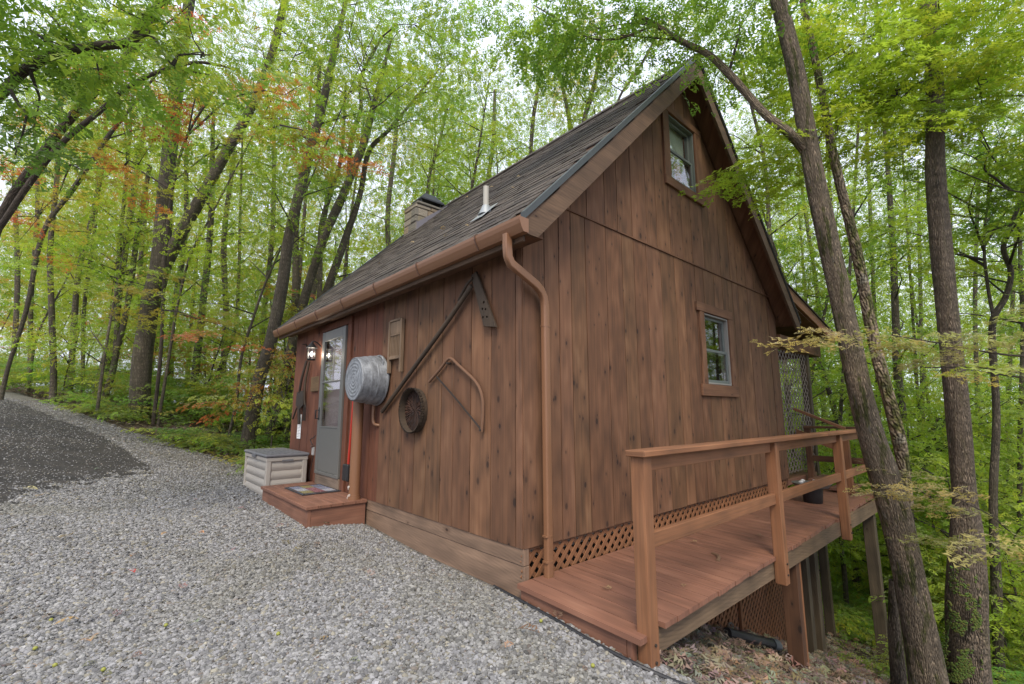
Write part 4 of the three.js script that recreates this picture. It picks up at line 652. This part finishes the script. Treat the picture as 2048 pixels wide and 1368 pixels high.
// left wood, read from the photograph
const TL = (label, d, stems, o = {}) => tree({ label, d, stems, foot: stems[0][0][1] > 730, group: GL, tall: 11, ...o });
TL('big forked tree by the driveway edge, thickest of the wood', 12, [[[278, 838, 48], [285, 720, 42], [302, 600, 40], [318, 545, 42], [330, 400, 34], [345, 250, 30], [365, 100, 26], [385, -40, 22]], [[320, 552, 30], [360, 470, 28], [405, 390, 25], [450, 310, 22], [500, 220, 19], [540, 120, 17], [565, 20, 14]]], { group: null, bark: M.bark[2], crown: CR(11, 2.4, 3.0, .55, ['mid', 'lime']), tallStems: 2, tall: 14 });
const slim = 'slim grey-brown tree in the wood beyond the driveway';
for (const [d, st, o] of [
  [12, [[[107, 775, 15], [104, 640, 14], [100, 500, 13], [112, 380, 11], [120, 250, 9]]], { label: 'slim upright tree in the paired clump beside the driveway bend' }], [12.2, [[[139, 790, 15], [145, 695, 14], [149, 635, 14], [159, 535, 12], [179, 456, 11], [205, 330, 10], [215, 200, 8]]], { label: 'slim curving tree in the paired clump beside the driveway bend' }],
  [11.5, [[[203, 816, 16], [229, 726, 14], [235, 615, 12], [239, 504, 10], [250, 380, 8]], [[229, 726, 12], [254, 615, 13], [274, 476, 12], [300, 330, 9]]], { label: 'two-stemmed slim tree behind the forked tree at the driveway edge' }], [15, [[[199, 774, 24], [223, 678, 22], [240, 560, 18], [262, 420, 15]]], { label: 'pale thick slim-crowned tree behind the two-stemmed tree' }],
  [13, [[[382, 830, 17], [398, 678, 16], [405, 615, 15], [421, 456, 13], [425, 300, 10]]]], [10.5, [[[402, 828, 10], [421, 786, 10], [441, 734, 9], [469, 663, 8], [477, 563, 7], [480, 450, 6]]]],
  [9.5, [[[493, 908, 34], [517, 766, 29], [541, 686, 27], [565, 567, 25], [577, 480, 23], [600, 380, 21], [640, 230, 18], [665, 120, 14]]], { bark: M.bark[2], label: 'stout leaning tree between the leaf pile and the cabin corner' }],
  [9, [[[537, 890, 24], [565, 774, 22], [588, 675, 21], [620, 560, 19], [650, 470, 18], [682, 400, 18], [709, 333, 17], [729, 283, 15], [742, 233, 13]], [[697, 355, 9], [702, 283, 9], [722, 217, 8], [720, 160, 7], [742, 113, 6], [765, 73, 5]]], { label: 'leaning tree with dark side stem at the cabin far corner', blobs: [[690, 60, 100, 16, ['mid', 'green'], 9, 742, 200], [830, 50, 100, 16, ['mid', 'green'], 9.5, 765, 73], [900, 130, 90, 12, ['mid', 'lime'], 9.5, 830, 50], [790, 180, 80, 12, ['mid', 'green'], 9, 742, 220], [960, 40, 90, 12, ['green', 'mid'], 10], [620, 30, 80, 12, ['mid', 'lime'], 9.5], [1000, 170, 70, 8, 'mid', 10]] }], [9.3, [[[557, 890, 24], [585, 790, 22], [597, 746, 21], [640, 620, 18], [690, 480, 15], [720, 390, 12], [739, 300, 10], [775, 263, 7]]], { label: 'leaning slim tree nearest the cabin far corner, without side stem' }],
  [8, [[[453, 893, 7], [471, 814, 7], [483, 714, 6], [503, 647, 6], [529, 571, 5], [553, 516, 4]]], { label: 'thin bent sapling before the tree leaning towards the cabin' }], [9.5, [[[316, 853, 7], [338, 714, 7], [354, 615, 6], [382, 508, 5], [405, 464, 4]]]],
  [13, [[[592, 560, 16], [592, 433, 15], [609, 360, 14], [622, 300, 13], [632, 257, 11], [640, 120, 8]]]], [14, [[[640, 560, 11], [642, 456, 11], [662, 383, 10], [682, 317, 8], [690, 200, 6]]]],
  [11, [[[16, 736, 10], [52, 623, 11], [90, 456, 12], [143, 383, 12], [187, 317, 11], [220, 267, 10], [245, 237, 7]]]], [15, [[[60, 742, 12], [62, 600, 11], [75, 420, 10], [70, 250, 8]]]], [17, [[[340, 770, 14], [345, 640, 13], [370, 480, 11], [372, 330, 9]]]], [18, [[[440, 800, 14], [452, 640, 13], [448, 480, 12], [470, 300, 9]]]], [16, [[[165, 770, 9], [168, 620, 9], [190, 450, 8], [196, 300, 7]]]], [20, [[[290, 780, 12], [276, 620, 11], [290, 430, 9]]]], [16, [[[515, 820, 12], [527, 640, 11], [545, 470, 10], [548, 300, 8]]]], [19, [[[25, 740, 13], [35, 560, 12], [28, 380, 10]]]], [18, [[[600, 760, 11], [625, 600, 11], [655, 400, 9]]]],
  [17, [[[1055, 520, 9], [1061, 313, 8], [1067, 233, 8], [1074, 187, 7], [1082, 73, 6]]]], [16, [[[1150, 520, 9], [1141, 260, 9], [1131, 200, 8], [1117, 140, 7], [1108, 40, 6]]]], [15, [[[1160, 520, 11], [1167, 247, 10], [1184, 187, 9], [1197, 123, 8], [1205, 20, 6]]]], [15, [[[1215, 420, 6], [1237, 200, 5], [1264, 157, 5], [1300, 100, 4], [1330, 20, 3]]]], [19, [[[965, 560, 9], [975, 367, 8], [985, 300, 8], [990, 180, 6]]]], [17, [[[850, 560, 8], [859, 350, 7], [875, 300, 6], [900, 190, 5]]]], [20, [[[785, 600, 11], [775, 440, 10], [790, 290, 9], [800, 120, 7]]]]])
  TL(o?.label ?? slim, d, st, { crown: CR(9, 2.2, 3.0, .4, d < 11 ? ['green', 'mid', 'lime'] : ['lime', 'mid', 'yellow']), ...o });
// trees leaning in over the driveway from outside the frame
tree({ label: 'grey tree leaning far over the driveway from its bank', group: null, d: 7.5, bark: M.bark[3], tall: 0, stems: [[[-110, 800, 26], [-60, 700, 25], [0, 440, 23], [90, 300, 22], [160, 215, 21], [230, 140, 19], [280, 80, 17], [340, -10, 14]], [[0, 455, 15, -.3], [60, 365, 15, -.3], [120, 290, 14, -.3], [200, 222, 12, -.3], [270, 165, 10, -.3], [390, 125, 7, -.3], [480, 140, 4, -.3]]], leaf: 'oval', crown: CR(9, 1.6, 3.5, .5, ['green', 'mid']), crownStems: 1 });
tree({ name: 'oak_tree', label: 'large-leaved oak limb arching above the driveway', d: 4.2, bark: M.bark[3], tall: 0, at: V(-6, 0, -2), leaf: 'oak', stems: [[[-420, 900, 40], [-330, 560, 38], [-160, 330, 32], [0, 190, 27], [50, 140, 26], [120, 105, 25], [200, 92, 23], [265, 80, 21], [290, 40, 18], [345, -20, 15]], [[140, 100, 6], [125, 60, 5], [70, 0, 4]], [[262, 82, 10], [300, 70, 8], [345, 130, 5], [420, 150, 3]]],
  blobs: [[60, 60, 110, 16, ['mid', 'green'], 4.1, 120, 100], [190, 40, 90, 11, ['mid', 'green'], 4.2, 200, 92], [70, 240, 80, 9, ['green', 'deep'], 4.2, 60, 140], [330, 50, 90, 10, ['green', 'mid'], 4, 300, 60], [420, 110, 70, 8, ['mid', 'green'], 3.9, 345, 130], [30, 310, 40, 6, 'deep', 3.9, 20, 180], [200, 170, 70, 7, ['green', 'mid'], 4.3, 160, 100]] });
// maple turning orange in front of the forked tree
tree({ name: 'maple_tree', label: 'slender maple with orange and red leaves in front of the forked tree', d: 8, foot: true, bark: M.bark[3], tall: 0, leaf: 'maple', size: .85, stems: [[[306, 852, 9], [322, 700, 8], [330, 520, 7], [345, 380, 7], [375, 270, 6], [430, 180, 4]], [[345, 380, 5], [250, 330, 4], [140, 330, 3]], [[375, 270, 5], [480, 190, 4], [580, 205, 3]], [[350, 360, 4], [430, 300, 3], [560, 250, 3]]],
  blobs: [[430, 150, 110, 16, ['orange', 'yellow', 'yellow', 'mid'], 8, 375, 270], [330, 200, 80, 10, ['orange', 'yellow', 'mid'], 8, 345, 330], [570, 190, 100, 14, ['orange', 'yellow', 'mid', 'mid'], 8, 480, 190], [150, 340, 90, 14, ['orange', 'yellow', 'mid'], 8, 140, 330], [280, 330, 70, 10, ['orange', 'yellow'], 8, 250, 330], [640, 290, 60, 10, ['orange', 'mid'], 8, 560, 250], [60, 440, 80, 12, ['yellow', 'orange'], 8.5, 140, 330], [400, 640, 80, 14, ['yellow', 'orange'], 9, 330, 620], [250, 560, 70, 12, ['yellow', 'lime'], 9, 330, 600], [470, 300, 90, 14, ['mid', 'lime'], 8, 430, 300]] });
// maples at the right edge whose branches reach in
tree({ name: 'maple_tree', label: 'lime green maple branches spreading in front of the two big trunks', d: 4.9, bark: M.bark[3], tall: 0, leaf: 'maple', size: .8, stems: [[[2330, 1250, 26], [2300, 800, 22], [2260, 400, 18], [2200, 100, 12], [2150, -60, 8]], [[2275, 250, 8], [2048, 192, 6], [1960, 196, 5], [1880, 200, 4], [1800, 202, 4], [1720, 205, 3], [1650, 180, 2]], [[2240, 60, 6], [2000, 20, 4], [1850, 40, 3], [1700, 90, 3], [1620, 140, 2]], [[2290, 480, 5], [2150, 400, 4], [2020, 380, 4], [1900, 335, 3]]],
  blobs: [[1900, 60, 150, 44, 'lime', 4.9, 1850, 40], [1700, 110, 120, 36, 'lime', 5, 1700, 90], [1790, 180, 130, 40, 'lime', 4.8, 1800, 202], [1660, 250, 90, 22, 'lime', 4.7, 1700, 205], [1960, 160, 110, 30, 'lime', 4.8, 1960, 196], [1620, 320, 60, 10, 'lime', 4.6, 1660, 230], [1980, 300, 110, 24, ['lime', 'mid'], 5.2, 2020, 380], [1590, 40, 80, 18, ['lime', 'mid'], 5.5], [2010, 30, 90, 20, 'lime', 5]] });
tree({ name: 'maple_tree', label: 'maple twig with pale yellow leaves hanging before the deck trees', d: 3.6, bark: M.bark[3], tall: 0, leaf: 'maple', size: .62, stems: [[[2420, 1300, 16], [2380, 900, 14], [2330, 650, 11], [2280, 500, 8]], [[2330, 700, 8], [2048, 712, 7], [1980, 705, 5.5], [1900, 690, 4.5], [1780, 670, 3]], [[2350, 740, 8], [2048, 745, 6], [1960, 735, 5], [1850, 735, 3]], [[2385, 1000, 5], [2048, 1075, 4], [1980, 1030, 3], [1920, 1000, 2]]],
  blobs: [[1990, 690, 70, 4, 'pale', 3.6, undefined, 0, 0, 1.2, .3], [1850, 680, 80, 4, 'pale', 3.6, undefined, 0, 0, 1.2, .3], [1740, 672, 50, 6, 'pale', 3.6, undefined, 0, 0, 1, .4], [1950, 745, 90, 4, ['pale', 'yellow'], 3.6, undefined, 0, 0, 1.2, .25], [2000, 1060, 60, 4, 'pale', 3.6], [1950, 1010, 50, 5, 'pale', 3.6], [2030, 1110, 50, 6, 'pale', 3.5]] });
// trees on the slope below
const TR = (label, d, stems, o = {}) => tree({ label, d, stems, group: GR, tall: 10, crown: CR(14, 2.2, 3.2, .28, ['lime', 'mid', 'lime']), leaf: 'oval', ...o }), slimR = 'slim tree growing on the wooded slope below the deck';
TR('slender forked tree on the slope beside the moss-footed tree', 6.2, [[[2000, 1360, 27], [1992, 1150, 25], [1986, 1000, 20], [1993, 829, 18], [1984, 664, 17], [1989, 632, 17], [2011, 595, 15], [2022, 544, 14], [2007, 500, 13], [2011, 475, 12], [2040, 402, 10], [2060, 250, 8]], [[1988, 640, 9], [1975, 569, 8], [1968, 480, 7], [1985, 350, 6]]], { group: null, leaf: 'maple', crown: CR(12, 1.8, 3.4, .45, ['lime', 'green']) });
for (const [d, st] of [[9, [[[1822, 1130, 22], [1817, 1000, 21], [1806, 847, 20], [1794, 734, 18], [1792, 664, 17], [1785, 480, 14], [1770, 256, 10]], [[1816, 1000, 8], [1850, 920, 8], [1876, 830, 6]]]], [9.5, [[[1694, 1240, 12], [1690, 1160, 11], [1682, 1080, 10], [1678, 900, 9], [1690, 700, 8]]]], [10, [[[1885, 1160, 11], [1879, 1109, 11], [1867, 1035, 10], [1852, 960, 9], [1843, 902, 8], [1830, 700, 7]]]], [12, [[[1720, 1190, 13], [1712, 1000, 12], [1700, 800, 11], [1672, 560, 9], [1660, 380, 7]]]], [13, [[[1765, 1150, 11], [1760, 900, 10], [1748, 600, 9], [1735, 300, 7]]]], [8.5, [[[2042, 1240, 13], [2040, 900, 12], [2046, 650, 11], [2040, 500, 10], [2050, 300, 8]]]], [14, [[[1960, 1150, 13], [1958, 900, 12], [1950, 600, 10], [1960, 300, 8]]]], [16, [[[1640, 1130, 11], [1648, 900, 10], [1640, 640, 9], [1610, 420, 8]]]], [15, [[[2010, 1140, 12], [2015, 850, 11], [2030, 500, 9]]]], [11, [[[1560, 640, 10], [1540, 480, 9], [1530, 330, 8], [1500, 200, 6]]]], [17, [[[1850, 1120, 11], [1845, 800, 10], [1838, 450, 8]]]], [18, [[[1900, 1110, 11], [1908, 800, 10], [1900, 400, 8]]]]]) TR(slimR, d, st);
// saplings and young trees of the understorey, left and right, and the wood outside the frame that the windows mirror
function sapling(x, z, H, pal, leaf, label, group, n, len, dens) {
  const r = rng(5000 + 13 * treeNo++), y = h(x, z), t = thing('young_tree', label, 'tree', group), lean = V(rr(-.12, .16, r), 1, rr(-.12, .12, r)), pts = [V(x, y - .2, z), V(x, y + H * .35, z).addScaledVector(lean, .02), V(x + lean.x * H * .6, y + H * .7, z + lean.z * H * .6), V(x + lean.x * H, y + H, z + lean.z * H)], limbs = [], places = [];
  mesh('trunk', trunkGeo(pts, [.006 * H + .008, .004 * H + .006, .006], 7, 12, treeNo, .04), M.bark[2 + treeNo % 2], t); foliage(new THREE.CatmullRomCurve3(pts), { n, from: .18, len, dens, pal }, r, limbs, places); mesh('limbs', merge(limbs), M.twig, t).userData.kind = 'stuff'; crownOf(t, places, leaf, r);
}
{
  const r = rng(99); let n = 0;
  for (let k = 0; k < 900 && n < 40; k++) { const d = rr(9.5, 24, r), u = rr(-150, 760, r), p = pix(u, 700, d); if (region(p.x, p.z) || p.x > -.3 && p.z > -7.5) continue; n++; sapling(p.x, p.z, rr(2, 6.5, r), pick([['mid', 'yellow', 'lime'], ['mid', 'lime'], ['yellow', 'orange', 'mid'], ['lime', 'mid']], r), r() > .6 ? 'maple' : 'oval', 'leafy young tree in the understorey beyond the driveway', 'young trees of the wood behind the driveway', 10, 1.5, 3.2); }
  n = 0; for (let k = 0; k < 900 && n < 46; k++) { const d = rr(6.5, 20, r), u = rr(1560, 2200, r), p = pix(u, 900, d); if (p.x < 7.6 && p.z < 1.6) continue; n++; sapling(p.x, p.z, rr(1.8, 5.5, r), pick([['lime'], ['lime', 'mid'], ['mid', 'lime'], ['lime', 'yellow']], r), r() > .45 ? 'maple' : 'oval', 'leafy young tree in the understorey on the slope below the deck', 'young trees on the slope below the deck', 12, 1.6, 4.4); }
  n = 0; for (let k = 0; k < 400 && n < 30; k++) { const d = rr(10, 24, r), u = rr(760, 1650, r), p = pix(u, 500, d); if (p.z > -7.6 && p.x < 9.5) continue; n++; sapling(p.x, p.z, rr(6, 15, r), ['mid', 'lime', 'green'], 'oval', 'leafy young tree rising behind the cabin', 'young trees behind the cabin', 18, 2.2, 3.6); }
  n = 0; for (let k = 0; k < 300 && n < 13; k++) { const x = rr(10, 22, r), z = rr(2.6, 10, r); n++; sapling(x, z, rr(7, 13, r), ['green', 'mid'], 'oval', 'leafy tree on the slope facing the gable windows', 'trees facing the gable windows', 22, 2.6, 3.6); }
  // far wood: one mass
  const ms = [], cs = [], e = new THREE.Euler(), q = new THREE.Quaternion();
  const put = (p, s, c) => { e.set(r() * 6, r() * 6, r() * 6); q.setFromEuler(e); ms.push(new THREE.Matrix4().compose(p, q, V(s, s, s))); const k = rr(.85, 1.2, r), cc = pick(LC[c], r); cs.push(RGB(cc[0] * k, cc[1] * k, cc[2] * k)); };
  for (let k = 0; k < 9000; k++) { const a = rr(-1.15, 1.2, r), d = rr(20, 48, r), p = V(C.x + (FW.x + RT.x * a) * d, 0, C.z + (FW.z + RT.z * a) * d), left = a < -.2 ? 1 : 0; const y0 = h(p.x, p.z); p.y = y0 + rr(left ? 3.5 : .6, 22, r) * (r() > .25 ? 1 : .5); if (left && r() > .55) continue; if (left && p.y - y0 < 3.2 && r() > .3) continue; if (!left && a > .35 && r() > .6) continue; if (d < 24 && p.x > -1 && p.x < 9 && p.z > -9) continue; put(p, rr(.8, 1.6, r), left ? pick(['mid', 'lime', 'yellow'], r) : pick(['lime', 'lime', 'mid'], r)); }
  tag(instanced('distant_wood', SP.far[0], M.leaf, ms, cs, scene), 'dense far foliage of the wood all round the cabin', 'wood', null, 'stuff');
  const tg = []; for (let k = 0; k < 60; k++) { const a = rr(-1.05, 1.05, r), d = rr(19, 45, r), x = C.x + (FW.x + RT.x * a) * d, z = C.z + (FW.z + RT.z * a) * d, y = h(x, z), H = rr(10, 18, r); tg.push(trunkGeo([V(x, y - .3, z), V(x + rr(-.3, .3, r), y + H * .5, z), V(x + rr(-.8, .8, r), y + H, z)], [rr(.06, .13, r), .04], 6, 6, k, .04)); }
  const tr = mesh('distant_trunks', merge(tg), M.bark[3]); tag(tr, 'far thin trunks of the wood all round the cabin', 'wood', null, 'stuff');
}
// ---------------------------------------------------------------- ground cover
{
  const r = rng(123), up = V(0, 1, 0), q = new THREE.Quaternion(), e = new THREE.Euler();
  const stones = [0, 1, 2].map(k => { const g = new THREE.IcosahedronGeometry(1, 0), p = g.attributes.position, rs = rng(k + 60), d = {}; for (let i = 0; i < p.count; i++) { const key = [p.getX(i), p.getY(i), p.getZ(i)].map(x => x.toFixed(2)).join(); d[key] ??= rr(.72, 1.2, rs); const s = d[key]; p.setXYZ(i, p.getX(i) * s * 1.15, p.getY(i) * s * .68, p.getZ(i) * s * .9); } g.deleteAttribute('uv'); g.computeVertexNormals(); return g; });
  const A = [[], [], []], B = [[], [], []];
  const drop = (x, z, s) => { const k = Math.floor(r() * 3); e.set(rr(-.5, .5, r), r() * 6.28, rr(-.5, .5, r)); q.setFromEuler(e); A[k].push(new THREE.Matrix4().compose(V(x, h(x, z) + .014 + s * rr(.0, .55, r), z), q, V(s, s, s))); const dirt = sstep(.04, .3, fbm(x * .9 + 3, z * .9, 5) + .25 * fbm(x * 4, z * 4, 7)), b = (1 - .12 * dirt) * rr(.11, .32, r) * (r() > .93 ? 1.25 : 1) * (r() > .9 ? .6 : 1), t = r(); B[k].push(t > .9 ? RGB(b * 1.0, b * .93, b * .74) : t > .87 ? RGB(b * .8, b * .68, b * .58) : RGB(b, b * (.99 - .01 * dirt), b * (.95 + .07 * r() - .08 * dirt))); };
  for (let k = 0; k < 560000; k++) { const d = 1.2 + 11 * Math.pow(r(), 1.25), u = rr(-120, 1650, r), x = C.x + (FW.x * d + RT.x * (u - 1024) / FPX * d) , z = C.z + (FW.z * d + RT.z * (u - 1024) / FPX * d); if (x > -.0 && z < .02 && z > -5.8) continue; if (x > -.05 && z < 1.0 && x < 6) continue; const rg = region(x, z); if (rg === 1) { if (d > 5.5 && r() > 30 / (d * d)) continue; drop(x, z, (r() > .94 ? rr(.015, .02, r) : rr(.0065, .0135, r)) * (d > 5 ? 1.15 : 1)); } else if (rg === 2 && r() < .13 * (1 + 1.5 * fbm(x * .6, z * .6, 3))) drop(x, z, rr(.006, .012, r)); }
  stones.forEach((g, k) => tag(instanced('gravel', g, std({ roughness: .9 }), A[k], B[k], scene), 'pale grey crushed stone gravel covering the yard beside the cabin', 'gravel', null, 'stuff'));
  // fallen leaves: a brown carpet in the wood and under the deck
  const lg = k => { const t = leafGeo(k), p = []; t.flat().forEach(v => p.push(v.x * 1.0, v.y * 1.3, v.z)); const g = new THREE.BufferGeometry(); g.setAttribute('position', new THREE.Float32BufferAttribute(p, 3)); g.computeVertexNormals(); return g; };
  const lm = std({ roughness: .95, side: THREE.DoubleSide }), kinds = ['oak', 'maple', 'oval'].map(lg), LA = [[], [], []], LB = [[], [], []], brown = [[.17, .125, .085], [.22, .175, .12], [.12, .095, .07], [.26, .215, .15], [.17, .115, .07], [.16, .145, .115]];
  const lay = (x, z, s, y0 = 0) => { const k = Math.floor(r() * 3); e.set(rr(-.5, .5, r), r() * 6.28, rr(-.5, .5, r), 'YXZ'); q.setFromEuler(e); LA[k].push(new THREE.Matrix4().compose(V(x, h(x, z) + .02 + rr(0, .035, r) + y0, z), q, V(s, s, s))); LB[k].push(RGB(...pick(brown, r).map(c => c * rr(.75, 1.2, r)))); };
  for (let k = 0; k < 60000; k++) { const d = 1.8 + 17 * Math.pow(r(), 1.3), u = rr(-100, 2150, r), x = C.x + (FW.x * d + RT.x * (u - 1024) / FPX * d), z = C.z + (FW.z * d + RT.z * (u - 1024) / FPX * d); if (x > -.0 && z < -.05 && z > -5.8 && x < 5.5) continue; const rg = region(x, z); if (rg === 0) lay(x, z, rr(.06, .12, r)); else if (r() < .006) lay(x, z, rr(.05, .09, r)); }
  kinds.forEach((g, k) => tag(instanced('leaf_litter', g, lm, LA[k], LB[k], scene), 'brown fallen leaves carpeting the woodland floor', 'leaf litter', null, 'stuff'));
  // leaves and green nuts one can count on the gravel, step and deck
  const put = (u, v, kind, s, col, label, group, name, cat) => { const p = groundHit(u, v); if (!p) return; const m = mesh(name, kind, std({ color: RGB(...col), roughness: .8, side: THREE.DoubleSide })); m.position.set(p.x, h(p.x, p.z) + .062, p.z); m.scale.setScalar(s * 1.15); m.rotation.set(rr(-.15, .15, r), r() * 6, rr(-.25, .25, r)); tag(m, label, cat, group); };
  for (const [u, v, c, s] of [[255, 1160, [.36, .05, .045], .085], [395, 1080, [.45, .22, .10], .07], [585, 1117, [.17, .14, .06], .10], [128, 1090, [.22, .17, .09], .11], [275, 1123, [.17, .10, .05], .075], [155, 1262, [.32, .20, .07], .10], [110, 1255, [.10, .07, .05], .09], [335, 1080, [.40, .24, .10], .06], [175, 1302, [.28, .17, .09], .07], [42, 988, [.36, .32, .16], .14], [1080, 1290, [.15, .09, .055], .12], [1115, 1262, [.13, .08, .05], .09], [77, 1003, [.42, .26, .08], .08], [1010, 1325, [.36, .2, .11], .06]]) put(u, v, kinds[Math.floor(r() * 3)], s, c, 'single fallen leaf lying on the grey gravel', 'fallen leaves on the gravel', 'fallen_leaf', 'leaf');
  for (let k = 0; k < 9; k++) { const x = rr(.1, 2.2, r), z = rr(-4.5, .1, r), m = mesh('fallen_leaf', kinds[k % 3], std({ color: RGB(...pick([[.36, .26, .12], [.42, .22, .09], [.30, .24, .15]], r)), roughness: .8, side: THREE.DoubleSide })); m.position.set(x, roofY(x) + .025, z); m.scale.setScalar(rr(.05, .08, r)); m.rotation.set(rr(-.2, .2, r), r() * 6, .78); tag(m, 'dry tan leaf lying on the shingle roof', 'leaf', 'fallen leaves on the roof'); }
  for (const [x, z] of [[.35, .5], [1.9, .35], [2.6, .62], [3.4, .3], [.8, .8], [1.2, .25]]) { const m = mesh('fallen_leaf', kinds[Math.floor(r() * 3)], std({ color: RGB(...pick([[.30, .2, .1], [.2, .13, .08]], r)), roughness: .8, side: THREE.DoubleSide })); m.position.set(x, -.205 - .03 * z, z); m.scale.setScalar(rr(.045, .07, r)); m.rotation.set(rr(-.1, .1, r), r() * 6, rr(-.1, .1, r)); tag(m, 'small brown leaf lying on the deck boards', 'leaf', 'fallen leaves on the deck'); }
  const nut = new THREE.SphereGeometry(1, 12, 9).scale(1, .9, 1);
  for (const [u, v] of [[555, 1285], [330, 1267], [100, 1255], [108, 1345], [205, 1354], [1082, 1258], [1186, 1350], [68, 1313]]) { const p = groundHit(u, v); if (p) { const m = mesh('green_nut', nut, std({ color: RGB(.27, .28, .05), roughness: .6 })); m.position.set(p.x, h(p.x, p.z) + .035, p.z); m.scale.setScalar(.0115); tag(m, 'round yellow-green nut lying on the gravel', 'nut', 'nuts on the gravel'); } }
  // low green plants on the bank and down the slope
  const U = [], UC = []; for (let k = 0; k < 14000; k++) { const right = r() > .55, d = right ? rr(5.5, 18, r) : rr(8, 22, r), u = right ? rr(1600, 2150, r) : rr(-150, 640, r), p = pix(u, 800, d); if (region(p.x, p.z) || (p.x < 7.5 && p.z < 1.3 && p.z > -7)) continue; if (fbm(p.x * .5, p.z * .5, 8) < -.08) continue; e.set(rr(-.3, .3, r), r() * 6.28, rr(-.3, .3, r)); q.setFromEuler(e); const s = rr(.35, .8, r); U.push(new THREE.Matrix4().compose(V(p.x, h(p.x, p.z) + rr(.04, .35, r) + (d > 12 ? rr(0, .9, r) : 0), p.z), q, V(s, s, s))); const c = pick([...LC.green, ...LC.mid, ...LC.lime], r); UC.push(RGB(...c.map(x => x * rr(.7, 1.1, r)))); }
  tag(instanced('undergrowth', SP.oval[1], M.leaf, U, UC, scene), 'low green plants growing on the woodland floor', 'undergrowth', null, 'stuff');
}
renderer.render(scene, camera);
